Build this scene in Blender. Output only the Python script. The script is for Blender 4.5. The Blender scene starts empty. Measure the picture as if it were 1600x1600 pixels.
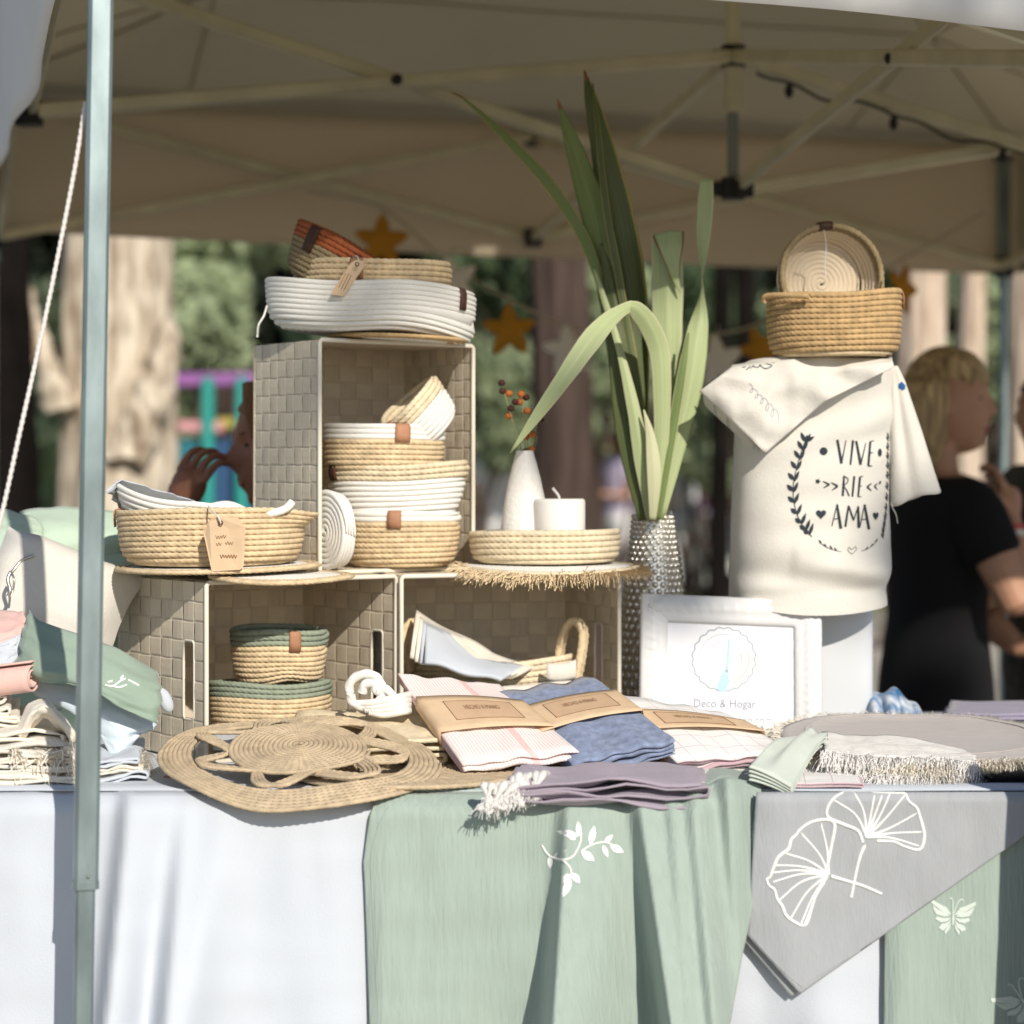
import bpy, math, random
import numpy as np
from mathutils import Vector, Matrix, noise
from mathutils.bvhtree import BVHTree

random.seed(7); rng = np.random.default_rng(7)
SC = bpy.context.scene; COL = SC.collection
PI = math.pi; R = math.radians
F = 3333.0; H = 1.25; Y0 = 735.0          # focal length in photo pixels, eye height, horizon row

def P(px, py, d):
    """world point seen at photo pixel (px,py) at depth d metres"""
    return Vector(((px-800)/F*d, d, H-(py-Y0)/F*d))

# ------------------------------------------------------------------ camera, sky, sun, exposure
cam = bpy.data.cameras.new('camera'); camo = bpy.data.objects.new('camera', cam); COL.objects.link(camo)
camo.location = (0, 0, H); camo.rotation_euler = (R(90), 0, 0)
cam.sensor_width = 36; cam.lens = F/1600*36; cam.shift_y = -(800-Y0)/1600
cam.clip_start = 0.05; cam.clip_end = 400
cam.dof.use_dof = True; cam.dof.focus_distance = 3.08; cam.dof.aperture_fstop = 2.7; cam.dof.aperture_blades = 9
SC.camera = camo

SUN_EL, SUN_AZ = 31.0, 159.0              # azimuth clockwise from +Y: behind the camera, to the right
w = bpy.data.worlds.new('World'); SC.world = w; w.use_nodes = True
nt = w.node_tree; nt.nodes.clear()
sky = nt.nodes.new('ShaderNodeTexSky'); sky.sky_type = 'NISHITA'; sky.sun_disc = False
sky.sun_elevation = R(SUN_EL); sky.sun_rotation = R(SUN_AZ); sky.altitude = 100; sky.dust_density = 0.6; sky.ozone_density = 2.0
bg = nt.nodes.new('ShaderNodeBackground'); bg.inputs['Strength'].default_value = 0.09
wo = nt.nodes.new('ShaderNodeOutputWorld')
nt.links.new(sky.outputs[0], bg.inputs[0]); nt.links.new(bg.outputs[0], wo.inputs[0])
sl = bpy.data.lights.new('sun', 'SUN'); sl.energy = 4.25; sl.angle = R(0.6); sl.color = (1.0, 0.93, 0.82)
so = bpy.data.objects.new('sun', sl); COL.objects.link(so)
sdir = Vector((math.sin(R(SUN_AZ))*math.cos(R(SUN_EL)), math.cos(R(SUN_AZ))*math.cos(R(SUN_EL)), math.sin(R(SUN_EL))))
so.rotation_euler = sdir.to_track_quat('Z', 'Y').to_euler(); so.location = (3, -6, 6)
SC.view_settings.view_transform = 'Standard'; SC.view_settings.look = 'None'
SC.view_settings.exposure = 0.1; SC.view_settings.gamma = 1.0; SC.view_settings.use_curve_mapping = False
SC.render.engine = 'CYCLES'
SC.cycles.max_bounces = 8; SC.cycles.diffuse_bounces = 5; SC.cycles.transparent_max_bounces = 8
SC.cycles.use_denoising = True; SC.cycles.sample_clamp_indirect = 6

# ------------------------------------------------------------------ materials
MATS = {}
def mat(name, color, rough=0.85, metal=0.0, sheen=0.0, spec=0.3, var=0.0, var_scale=8.0, var2=None,
        bump=0.0, bump_scale=200.0, stretch=(1,1,1), weave=0.0, weave_scale=600.0, trans=0.0, sss=0.0, coord='Object'):
    m = bpy.data.materials.new(name); m.use_nodes = True
    n = m.node_tree; L = n.links; b = n.nodes['Principled BSDF']
    b.inputs['Base Color'].default_value = (*color, 1); b.inputs['Roughness'].default_value = rough
    b.inputs['Metallic'].default_value = metal; b.inputs['Specular IOR Level'].default_value = spec
    if sheen: b.inputs['Sheen Weight'].default_value = sheen
    if sss:
        b.inputs['Subsurface Weight'].default_value = sss; b.inputs['Subsurface Radius'].default_value = (.01, .008, .006)
    tc = n.nodes.new('ShaderNodeTexCoord'); mp = n.nodes.new('ShaderNodeMapping'); mp.inputs['Scale'].default_value = stretch
    L.new(tc.outputs[coord], mp.inputs[0])
    if var:
        nz = n.nodes.new('ShaderNodeTexNoise'); nz.inputs['Scale'].default_value = var_scale; nz.inputs['Detail'].default_value = 5
        L.new(mp.outputs[0], nz.inputs['Vector'])
        cr = n.nodes.new('ShaderNodeValToRGB'); cr.color_ramp.elements[0].position = .3; cr.color_ramp.elements[1].position = .7
        c2 = var2 or tuple(min(1, c*(1+var)) for c in color); c1 = tuple(c*(1-var) for c in color) if not var2 else color
        cr.color_ramp.elements[0].color = (*c1, 1); cr.color_ramp.elements[1].color = (*c2, 1)
        L.new(nz.outputs[0], cr.inputs[0]); L.new(cr.outputs[0], b.inputs['Base Color'])
    h = None
    if bump:
        nb = n.nodes.new('ShaderNodeTexNoise'); nb.inputs['Scale'].default_value = bump_scale; nb.inputs['Detail'].default_value = 4
        L.new(mp.outputs[0], nb.inputs['Vector']); bp = n.nodes.new('ShaderNodeBump'); bp.inputs['Strength'].default_value = bump
        bp.inputs['Distance'].default_value = .002; L.new(nb.outputs[0], bp.inputs['Height']); L.new(bp.outputs[0], b.inputs['Normal']); h = bp
    if weave:
        wv = n.nodes.new('ShaderNodeTexWave'); wv.inputs['Scale'].default_value = weave_scale; wv.inputs['Distortion'].default_value = 1.0
        L.new(tc.outputs[coord], wv.inputs['Vector'])
        b2 = n.nodes.new('ShaderNodeBump'); b2.inputs['Strength'].default_value = weave; b2.inputs['Distance'].default_value = .001
        L.new(wv.outputs[0], b2.inputs['Height'])
        if h: L.new(h.outputs[0], b2.inputs['Normal'])
        L.new(b2.outputs[0], b.inputs['Normal'])
    if trans:
        out = n.nodes['Material Output']; tr = n.nodes.new('ShaderNodeBsdfTranslucent'); tr.inputs[0].default_value = (*color, 1)
        mx = n.nodes.new('ShaderNodeMixShader'); mx.inputs[0].default_value = trans
        L.new(b.outputs[0], mx.inputs[1]); L.new(tr.outputs[0], mx.inputs[2]); L.new(mx.outputs[0], out.inputs[0])
    MATS[name] = m
    return m

def stripes(name, base, stripe, freq, width, axis=0, extra=None):
    """cloth with woven stripes along a UV axis; extra = (axis, pos, halfwidth, colour) broad bands"""
    m = mat(name, base, rough=.9, sheen=.2, bump=.3, bump_scale=350)
    n = m.node_tree; L = n.links; b = n.nodes['Principled BSDF']
    uv = n.nodes.new('ShaderNodeUVMap'); sp = n.nodes.new('ShaderNodeSeparateXYZ'); L.new(uv.outputs[0], sp.inputs[0])
    def math_(op, a, bb):
        q = n.nodes.new('ShaderNodeMath'); q.operation = op
        for i, v in enumerate((a, bb)):
            if isinstance(v, (int, float)): q.inputs[i].default_value = v
            else: L.new(v, q.inputs[i])
        return q.outputs[0]
    col = None
    def mixc(fac, prev, c):
        q = n.nodes.new('ShaderNodeMix'); q.data_type = 'RGBA'; L.new(fac, q.inputs[0])
        if isinstance(prev, tuple): q.inputs[6].default_value = (*prev, 1)
        else: L.new(prev, q.inputs[6])
        q.inputs[7].default_value = (*c, 1); return q.outputs[2]
    col = base
    for ax in ([axis] if isinstance(axis, int) else axis):
        fr = math_('FRACT', math_('MULTIPLY', sp.outputs[ax], freq), 0)
        col = mixc(math_('LESS_THAN', fr, width), col, stripe)
    for (ax, pos, hw, c) in (extra or []):
        dd = math_('ABSOLUTE', math_('SUBTRACT', sp.outputs[ax], pos), 0)
        col = mixc(math_('LESS_THAN', dd, hw), col, c)
    L.new(col, b.inputs['Base Color'])
    return m

M = MATS
COTTON = (.80, .78, .73); JUTE = (.68, .53, .335)
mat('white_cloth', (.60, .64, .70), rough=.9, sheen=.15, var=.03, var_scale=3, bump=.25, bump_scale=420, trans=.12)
mat('cotton_rope', COTTON, rough=.9, sheen=.2, bump=.5, bump_scale=420)
mat('jute_rope', JUTE, rough=.95, var=.20, var_scale=70, bump=.7, bump_scale=520)
mat('jute_mat', (.54, .425, .285), rough=.95, var=.18, var_scale=60, bump=.7, bump_scale=520)
mat('jute_pale', (.72, .61, .43), rough=.95, var=.15, var_scale=60, bump=.7, bump_scale=520)
mat('jute_brown', (.50, .34, .17), rough=.95, var=.2, var_scale=60, bump=.6, bump_scale=520)
mat('jute_olive', (.33, .25, .14), rough=.95, var=.15, var_scale=60, bump=.6, bump_scale=520)
mat('rust_rope', (.42, .12, .045), rough=.9, var=.12, var_scale=60, bump=.5, bump_scale=420)
mat('sage_rope', (.27, .31, .235), rough=.9, var=.15, var_scale=80, bump=.6, bump_scale=420)
mat('leather', (.40, .20, .115), rough=.6, var=.15, var_scale=30, bump=.3, bump_scale=300)
mat('leather_dark', (.085, .04, .025), rough=.55, var=.2, var_scale=30, bump=.3, bump_scale=300)
mat('kraft', (.66, .48, .31), rough=.85, var=.08, var_scale=40, bump=.15, bump_scale=300)
mat('kraft_print', (.30, .17, .09), rough=.85)
mat('woven_paper', (.66, .58, .455), rough=.52, spec=.3, var=.10, var_scale=14, bump=.25, bump_scale=60, stretch=(1,1,14))
mat('woven_paper_light', (.60, .525, .415), rough=.52, spec=.3, var=.08, var_scale=14, bump=.25, bump_scale=60, stretch=(14,1,1))
mat('rim_white', (.72, .67, .57), rough=.5)
mat('green_cloth', (.365, .445, .395), rough=.9, sheen=.2, var=.045, var_scale=12, stretch=(9,9,.9), bump=.9, bump_scale=26, weave=.12, weave_scale=500, trans=.1)
mat('mint_cloth', (.48, .60, .48), rough=.9, sheen=.2, var=.05, var_scale=8, bump=.4, bump_scale=90)
mat('sage_cloth', (.30, .39, .315), rough=.9, sheen=.2, var=.06, var_scale=12, bump=.4, bump_scale=120, trans=.05)
mat('grey_cloth', (.36, .375, .395), rough=.9, sheen=.2, var=.035, var_scale=12, stretch=(6,2,1.2), bump=.5, bump_scale=55, weave=.1, weave_scale=500)
mat('embroidery', (.82, .82, .80), rough=.9, bump=.5, bump_scale=300)
mat('embroidery_pale', (.60, .67, .61), rough=.9, bump=.5, bump_scale=300)
mat('pink_cloth', (.72, .47, .42), rough=.9, sheen=.2, var=.05, bump=.3, bump_scale=150)
mat('pale_blue_cloth', (.60, .69, .76), rough=.9, sheen=.2, var=.05, bump=.3, bump_scale=150)
mat('cream_cloth', (.76, .70, .60), rough=.92, sheen=.2, var=.08, var_scale=30, bump=.6, bump_scale=140)
mat('natural_cloth', (.645, .615, .555), rough=.9, sheen=.2, var=.04, var_scale=14, bump=.35, bump_scale=220, weave=.1, weave_scale=700)
mat('denim_cloth', (.215, .26, .385), rough=.9, sheen=.2, var=.26, var_scale=45, stretch=(2,2,1), bump=.4, bump_scale=260)
mat('mauve_cloth', (.34, .29, .345), rough=.9, sheen=.2, var=.06, bump=.3, bump_scale=240)
mat('lilac_cloth', (.30, .27, .36), rough=.9, sheen=.2, var=.08, bump=.4, bump_scale=140)
mat('taupe_cloth', (.46, .42, .40), rough=.92, sheen=.2, var=.08, var_scale=30, stretch=(1,5,1), bump=.5, bump_scale=150)
mat('cream_fringe', (.84, .79, .70), rough=.95, trans=.3)
mat('jute_fringe', (.66, .52, .33), rough=.95)
mat('white_fringe', (.86, .84, .82), rough=.95, trans=.3)
stripes('pink_stripe', (.80, .76, .74), (.78, .56, .53), 34, .34, axis=0, extra=[(0, .62, .035, (.78, .52, .49))])
stripes('check_cloth', (.80, .78, .76), (.55, .38, .42), 6.0, .03, axis=(0, 1))
mat('galvanised', (.22, .275, .285), rough=.42, metal=.5, var=.28, var_scale=26, stretch=(1,1,.3), bump=.12, bump_scale=80)
mat('truss_metal', (.64, .59, .42), rough=.42, metal=.55, var=.12, var_scale=10)
mat('truss_dark', (.22, .24, .22), rough=.5, metal=.35, var=.12, var_scale=10)
mat('black_plastic', (.02, .02, .02), rough=.5)
mat('tent_fabric', (.64, .585, .455), rough=.85, var=.05, var_scale=2, bump=.6, bump_scale=5, trans=.42)  # warm bounce light under the roof put into the white fabric's colour
mat('tent_back', (.80, .70, .54), rough=.85, var=.04, var_scale=2, bump=.5, bump_scale=7, trans=.45)  # lighter copy of the fabric, inside bounce light put into its colour
mat('tent_valance', (.78, .77, .76), rough=.85, var=.03, var_scale=2, bump=.5, bump_scale=6, trans=.06)
mat('ceramic', (.80, .77, .72), rough=.45, spec=.4, bump=.0)
mat('ceramic_carved', (.80, .77, .72), rough=.5, spec=.4, bump=.9, bump_scale=130)
mat('wax', (.82, .79, .74), rough=.5, sss=.25)
mat('silver', (.84, .81, .75), rough=.27, metal=1.0)
mat('leaf_green', (.19, .25, .085), rough=.5, spec=.4, var=.28, var_scale=1.0, stretch=(3,34,1), trans=.2, coord='UV')
mat('leaf_dark', (.10, .125, .045), rough=.5, spec=.4, var=.32, var_scale=1.0, stretch=(3,34,1), trans=.15, coord='UV')
mat('leaf_pale', (.45, .52, .27), rough=.5, spec=.4, var=.17, var_scale=1.0, stretch=(3,34,1), trans=.2, coord='UV')
mat('leaf_cream', (.60, .60, .38), rough=.5, spec=.4, trans=.2)
mat('leaf_yellow', (.45, .38, .12), rough=.5, trans=.2)
mat('leaf_brown', (.22, .12, .05), rough=.8)
mat('berry_orange', (.42, .13, .03), rough=.8, bump=.8, bump_scale=300)
mat('berry_dark', (.06, .022, .015), rough=.8, bump=.8, bump_scale=300)
mat('stem', (.28, .27, .12), rough=.8)
mat('frame_white', (.66, .66, .655), rough=.45, bump=.25, bump_scale=60)
mat('paper', (.80, .80, .82), rough=.7)
mat('print_grey', (.25, .27, .32), rough=.8)
mat('print_mid', (.30, .33, .36), rough=.8)
mat('print_blue', (.45, .62, .68), rough=.8)
mat('print_pink', (.76, .66, .66), rough=.8)
mat('print_dark', (.025, .035, .045), rough=.8)
mat('print_teal', (.02, .10, .28), rough=.8)
mat('stand_white', (.70, .72, .74), rough=.5)
mat('felt_mustard', (.44, .20, .018), rough=.95, var=.12, var_scale=20, bump=.6, bump_scale=200)
mat('felt_white', (.72, .66, .58), rough=.95, bump=.6, bump_scale=200)
mat('string', (.45, .38, .28), rough=.95)
mat('skin', (.46, .25, .16), rough=.55, sss=.1, var=.08, var_scale=20)
mat('skin_tent_shade', (.34, .145, .085), rough=.55, sss=.1, var=.12, var_scale=20)  # darker, redder skin: tent shade on the face put into the colour
mat('lips', (.42, .13, .10), rough=.45)
mat('eye_dark', (.03, .02, .015), rough=.3)
mat('hair_blonde', (.13, .075, .035), rough=.5, var2=(.62, .44, .23), var=.4, var_scale=26, stretch=(3,3,.2), bump=.6, bump_scale=120)
mat('hair_brown', (.20, .085, .03), rough=.55, var=.35, var_scale=30, stretch=(3,3,.25), bump=.6, bump_scale=120)
mat('black_shirt', (.006, .006, .007), rough=.9)
mat('bark_pale', (.24, .17, .11), rough=.95, var2=(.80, .71, .57), var=.3, var_scale=13, stretch=(2,2,.45), bump=1.0, bump_scale=14)
mat('bark_shade_dark', (.072, .051, .042), rough=1.0, spec=.1, var=.3, var_scale=6, stretch=(3,3,.5), bump=1.0, bump_scale=14)  # shade on the middle trunk put into a darker bark colour
mat('bark_black', (.010, .008, .007), rough=1.0, spec=.05, var=.3, var_scale=6, bump=1.0, bump_scale=14)
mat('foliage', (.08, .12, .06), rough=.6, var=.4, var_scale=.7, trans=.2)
mat('foliage_light', (.38, .45, .27), rough=.6, var=.3, var_scale=.7, trans=.25)  # leaf colour raised, bright sunlight and haze put into it
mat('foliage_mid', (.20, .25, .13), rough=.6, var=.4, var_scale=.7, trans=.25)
mat('foliage_dark', (.013, .020, .010), rough=.7, var=.4, var_scale=.5, trans=.1)  # leaf colour lowered, shade inside the wood put into it
mat('ground', (.42, .38, .31), rough=.95, var=.2, var_scale=.6, bump=.4, bump_scale=6)
mat('grass', (.17, .22, .07), rough=.9, var=.3, var_scale=.8)
mat('purple_paint', (.30, .12, .34), rough=.5)
mat('teal_paint', (.03, .30, .26), rough=.5)
mat('blue_paint', (.02, .13, .36), rough=.5)
mat('yellow_paint', (.42, .36, .08), rough=.5)
mat('red_paint', (.55, .10, .10), rough=.6)
mat('pink_paint', (.62, .30, .32), rough=.6)
mat('rope_white', (.72, .68, .66), rough=.9, bump=.4, bump_scale=400)
mat('table_grey', (.45, .45, .45), rough=.6)
mat('cream_rope', (.70, .59, .44), rough=.9, sheen=.2, bump=.5, bump_scale=420)
mat('sage_pale', (.55, .60, .535), rough=.9, sheen=.2, var=.06, var_scale=20, bump=.4, bump_scale=100)
mat('zip_metal', (.5, .48, .44), rough=.35, metal=.8)
mat('blue_print_cloth', (.80, .82, .84), rough=.9, var2=(.01, .13, .32), var=.5, var_scale=26)
gm = bpy.data.materials.new('pane_glass'); gm.use_nodes = True; _n = gm.node_tree; _n.nodes.clear()
_o = _n.nodes.new('ShaderNodeOutputMaterial'); _mx = _n.nodes.new('ShaderNodeMixShader'); _t = _n.nodes.new('ShaderNodeBsdfTransparent')
_g = _n.nodes.new('ShaderNodeBsdfGlossy'); _g.inputs['Roughness'].default_value = .02; _fr = _n.nodes.new('ShaderNodeFresnel'); _fr.inputs[0].default_value = 1.5
_n.links.new(_fr.outputs[0], _mx.inputs[0]); _n.links.new(_t.outputs[0], _mx.inputs[1]); _n.links.new(_g.outputs[0], _mx.inputs[2]); _n.links.new(_mx.outputs[0], _o.inputs[0])
M['glass'] = gm

# ------------------------------------------------------------------ object helpers
def origin(o):
    v = Vector((0, 0, 0))
    while o is not None:
        v += o.location; o = o.parent
    return v

def tag(o, label=None, cat=None, group=None, kind=None):
    if label: o['label'] = label
    if cat: o['category'] = cat
    if group: o['group'] = group
    if kind: o['kind'] = kind
    return o

def thing(name, label, cat, loc, group=None):
    o = bpy.data.objects.new(name, None); o.empty_display_size = .05; COL.objects.link(o); o.location = Vector(loc)
    return tag(o, label, cat, group)

def obj(name, V, FC, m, parent=None, smooth=True, uv=None, midx=None, loc=None, kind=None, label=None):
    """one mesh object; V in world coordinates"""
    V = np.asarray(V, dtype=np.float64).reshape(-1, 3)
    if parent is not None: org = origin(parent)
    else: org = Vector(loc) if loc is not None else Vector((0, 0, 0))
    V = V - np.array(org)
    me = bpy.data.meshes.new(name)
    FC = np.asarray(FC) if not isinstance(FC, np.ndarray) and len(set(map(len, FC))) == 1 else FC
    if isinstance(FC, np.ndarray):
        nf, k = FC.shape
        me.vertices.add(len(V)); me.vertices.foreach_set('co', V.ravel())
        me.loops.add(nf*k); me.loops.foreach_set('vertex_index', FC.ravel().astype(np.int32))
        me.polygons.add(nf); me.polygons.foreach_set('loop_start', np.arange(0, nf*k, k, dtype=np.int32))
        me.update(calc_edges=True)
    else:
        me.from_pydata([tuple(v) for v in V], [], [tuple(int(i) for i in f) for f in FC]); nf = len(FC)
    ms = m if isinstance(m, (list, tuple)) else [m]
    for x in ms: me.materials.append(M[x] if isinstance(x, str) else x)
    if midx is not None: me.polygons.foreach_set('material_index', np.asarray(midx, dtype=np.int32))
    me.polygons.foreach_set('use_smooth', np.full(nf, bool(smooth)))
    if uv is not None:
        ul = me.uv_layers.new(name='UVMap'); li = np.empty(len(me.loops), dtype=np.int32); me.loops.foreach_get('vertex_index', li)
        ul.data.foreach_set('uv', np.asarray(uv, dtype=np.float64).reshape(-1, 2)[li].ravel())
    me.validate(); me.update()
    o = bpy.data.objects.new(name, me); COL.objects.link(o)
    if parent is not None: o.parent = parent
    else: o.location = org
    if kind: o['kind'] = kind
    if label: o['label'] = label
    return o

def gridfaces(n, m, cu=False, cv=False, off=0):
    """faces of an n x m vertex grid (row-major), optionally closed in either direction"""
    i = np.arange(n if cu else n-1); j = np.arange(m if cv else m-1)
    I, J = np.meshgrid(i, j, indexing='ij'); I2 = (I+1) % n; J2 = (J+1) % m
    return (np.stack([I*m+J, I2*m+J, I2*m+J2, I*m+J2], -1).reshape(-1, 4)+off)

def grid(name, G, m, parent=None, cu=False, cv=False, solid=0.0, midx=None, **k):
    G = np.asarray(G, dtype=np.float64); n, mm = G.shape[:2]
    u, v = np.meshgrid(np.linspace(0, 1, n), np.linspace(0, 1, mm), indexing='ij')
    o = obj(name, G.reshape(-1, 3), gridfaces(n, mm, cu, cv), m, parent, uv=np.stack([u, v], -1), midx=midx, **k)
    if solid:
        s = o.modifiers.new('thickness', 'SOLIDIFY'); s.thickness = solid; s.offset = 0
    return o

def subsurf(o, lv=1):
    s = o.modifiers.new('smooth', 'SUBSURF'); s.levels = lv; s.render_levels = lv
    return o

def interp(pts, n, smooth=True):
    """resample a polyline (rows of any dimension) to n points, Catmull-Rom"""
    A = np.asarray(pts, dtype=np.float64)
    if len(A) < 3 or not smooth:
        t = np.linspace(0, len(A)-1, n); i = np.clip(t.astype(int), 0, len(A)-2); f = (t-i)[:, None]
        return A[i]*(1-f)+A[i+1]*f
    E = np.vstack([2*A[0]-A[1], A, 2*A[-1]-A[-2]]); t = np.linspace(0, len(A)-1, n)
    i = np.clip(t.astype(int), 0, len(A)-2); f = (t-i)[:, None]
    p0, p1, p2, p3 = E[i], E[i+1], E[i+2], E[i+3]
    return .5*((2*p1)+(-p0+p2)*f+(2*p0-5*p1+4*p2-p3)*f**2+(-p0+3*p1-3*p2+p3)*f**3)

def frames(C):
    C = np.asarray(C, dtype=np.float64); T = np.gradient(C, axis=0); T /= np.linalg.norm(T, axis=1)[:, None]+1e-12
    ref = np.array([0, 0, 1.0]) if abs(T[0][2]) < .9 else np.array([1.0, 0, 0])
    N = np.zeros_like(C); n = np.cross(ref, T[0]); n /= np.linalg.norm(n)
    for k in range(len(C)):
        n = n-T[k]*np.dot(n, T[k]); n /= np.linalg.norm(n)+1e-12; N[k] = n
    return T, N, np.cross(T, N)

def tube_vf(C, rad, sides=8, closed=False, caps=True, twist=0, depth=.2, off=0):
    """tube round a polyline; twist = strands per metre of arc gives a laid-rope relief"""
    C = np.asarray(C, dtype=np.float64); n = len(C); T, N, B = frames(C)
    rad = np.broadcast_to(np.asarray(rad, dtype=np.float64), (n,)); th = np.arange(sides)/sides*2*PI
    rr = np.repeat(rad[:, None], sides, 1)
    if twist:
        s = np.concatenate([[0], np.cumsum(np.linalg.norm(np.diff(C, axis=0), axis=1))])
        rr = rr*(1-depth*(.5+.5*np.cos(2*PI*twist*s[:, None]+th[None, :]*2)))
    V = C[:, None, :]+rr[..., None]*(np.cos(th)[None, :, None]*N[:, None, :]+np.sin(th)[None, :, None]*B[:, None, :])
    Fc = gridfaces(n, sides, closed, True, off).tolist()
    V = V.reshape(-1, 3)
    if caps and not closed:
        Fc.append(list(range(off+sides-1, off-1, -1))); Fc.append([off+(n-1)*sides+k for k in range(sides)])
    return V, Fc

def tube(name, C, rad, m, parent=None, sides=8, closed=False, twist=0, depth=.2, **k):
    V, Fc = tube_vf(C, rad, sides, closed, not closed and not twist, twist, depth)
    return obj(name, V, Fc if not (closed or twist) else np.array(Fc), m, parent, **k)

def beam(name, p0, p1, wd, ht, m, parent=None, bev=.18, up=None, **k):
    """rectangular tube with rounded corners between two points"""
    p0 = np.array(p0, dtype=float); p1 = np.array(p1, dtype=float); t = p1-p0; t /= np.linalg.norm(t)
    u = np.array(up if up is not None else ((0, 0, 1) if abs(t[2]) < .9 else (0, 1, 0)), dtype=float)
    s = np.cross(t, u); s /= np.linalg.norm(s); u = np.cross(s, t)
    b = bev*min(wd, ht); a, c = wd/2, ht/2
    pr = [(a, -c+b), (a, c-b), (a-b, c), (-a+b, c), (-a, c-b), (-a, -c+b), (-a+b, -c), (a-b, -c)]
    V = [q+s*x+u*z for q in (p0, p1) for x, z in pr]
    Fc = [[i, (i+1) % 8, 8+(i+1) % 8, 8+i] for i in range(8)]+[list(range(7, -1, -1)), list(range(8, 16))]
    return obj(name, V, Fc, m, parent, smooth=False, **k)

def lathe_vf(profile, center, sides=48, mtx=None):
    A = np.asarray(profile, dtype=float); th = np.arange(sides)/sides*2*PI
    V = np.stack([A[:, 0:1]*np.cos(th), A[:, 0:1]*np.sin(th), np.repeat(A[:, 1:2], sides, 1)], -1)
    V = V.reshape(-1, 3)
    if mtx is not None: V = xf(V, mtx)
    return V+np.array(center), gridfaces(len(A), sides, False, True)

def lathe(name, profile, center, m, parent=None, sides=48, mtx=None, **k):
    V, Fc = lathe_vf(profile, center, sides, mtx); return obj(name, V, Fc, m, parent, **k)

def xf(V, mtx):
    A = np.array(mtx); return np.asarray(V) @ A[:3, :3].T+A[:3, 3]

def blob_vf(c, r, nu=10, nv=14, off=0):
    """ellipsoid"""
    r = np.broadcast_to(np.asarray(r, dtype=float), (3,)); ph = np.linspace(0.02, PI-.02, nu); th = np.arange(nv)/nv*2*PI
    V = np.stack([np.sin(ph)[:, None]*np.cos(th), np.sin(ph)[:, None]*np.sin(th), np.repeat(np.cos(ph)[:, None], nv, 1)], -1)*r+np.array(c)
    Fc = gridfaces(nu, nv, False, True, off).tolist(); Fc.append([off+k for k in range(nv)]); Fc.append([off+(nu-1)*nv+nv-1-k for k in range(nv)])
    return V.reshape(-1, 3), Fc

def blob(name, c, r, m, parent=None, nu=10, nv=14, mtx=None, **k):
    V, Fc = blob_vf((0, 0, 0), r, nu, nv)
    if mtx is not None: V = xf(V, mtx)
    return obj(name, V+np.array(c), Fc, m, parent, **k)

def join(parts):
    V, Fc, o = [], [], 0
    for v, f in parts:
        V.append(np.asarray(v)); Fc += [[i+o for i in q] for q in (f.tolist() if isinstance(f, np.ndarray) else f)]; o += len(v)
    return np.vstack(V), Fc

def copy_tree(o, parent=None, loc=None):
    c = o.copy(); COL.objects.link(c); c.parent = parent
    if loc is not None: c.location = loc
    for ch in list(o.children): copy_tree(ch, c)
    return c

def bvh_of(*objs):
    V, Fc = [], []
    for o in objs:
        org = origin(o); k = len(V); V += [v.co+org for v in o.data.vertices]; Fc += [[i+k for i in p.vertices] for p in o.data.polygons]
    return BVHTree.FromPolygons(V, Fc)

def project(bvh, pts, off=.0015, dfall=3.4):
    """points on a built surface where the lines of sight through the photo pixels meet it"""
    out = []; cam0 = Vector((0, 0, H))
    for (x, y) in pts:
        dr = (P(x, y, 1.0)-cam0).normalized(); h = bvh.ray_cast(cam0, dr)
        out.append(np.array(h[0]-dr*off) if h[0] is not None else (np.array(out[-1]) if out else np.array(P(x, y, dfall))))
    return np.array(out)

def nz(x, y, z=0.0): return noise.noise(Vector((x, y, z)))

# ------------------------------------------------------------------ rope work
def helix(path_r, path_z, turns, per, a=1.0, b=1.0):
    """centre line of a coil: radius and height are given per turn"""
    n = int(turns*per)+1; t = np.linspace(0, turns, n); ph = 2*PI*t
    r = np.interp(t, np.arange(len(path_r)), path_r); z = np.interp(t, np.arange(len(path_z)), path_z)
    return np.stack([r*a*np.cos(ph), r*b*np.sin(ph), z], -1), ph

def coil_tube(C, radial, t, sides, N, ph, depth, flat=1.0):
    """rope of diameter t along a coil; N strands per turn; radial = outward unit vectors"""
    th = np.arange(sides)/sides*2*PI; n = len(C)
    rr = np.full((n, sides), t/2)
    if N: rr = rr*(1-depth*(.5+.5*np.cos(N*ph[:, None]+3.0*th[None, :]))**1.6)
    kt = min(14, n//6); rr[-kt:] *= np.linspace(1, .35, kt)[:, None]; rr[:kt//2] *= np.linspace(.4, 1, kt//2)[:, None]
    V = C[:, None, :]+rr[..., None]*(np.cos(th)[None, :, None]*radial[:, None, :]+np.sin(th)[None, :, None]*np.array([0, 0, 1.0])*flat)
    return V.reshape(-1, 3), gridfaces(n, sides, False, True)

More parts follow.
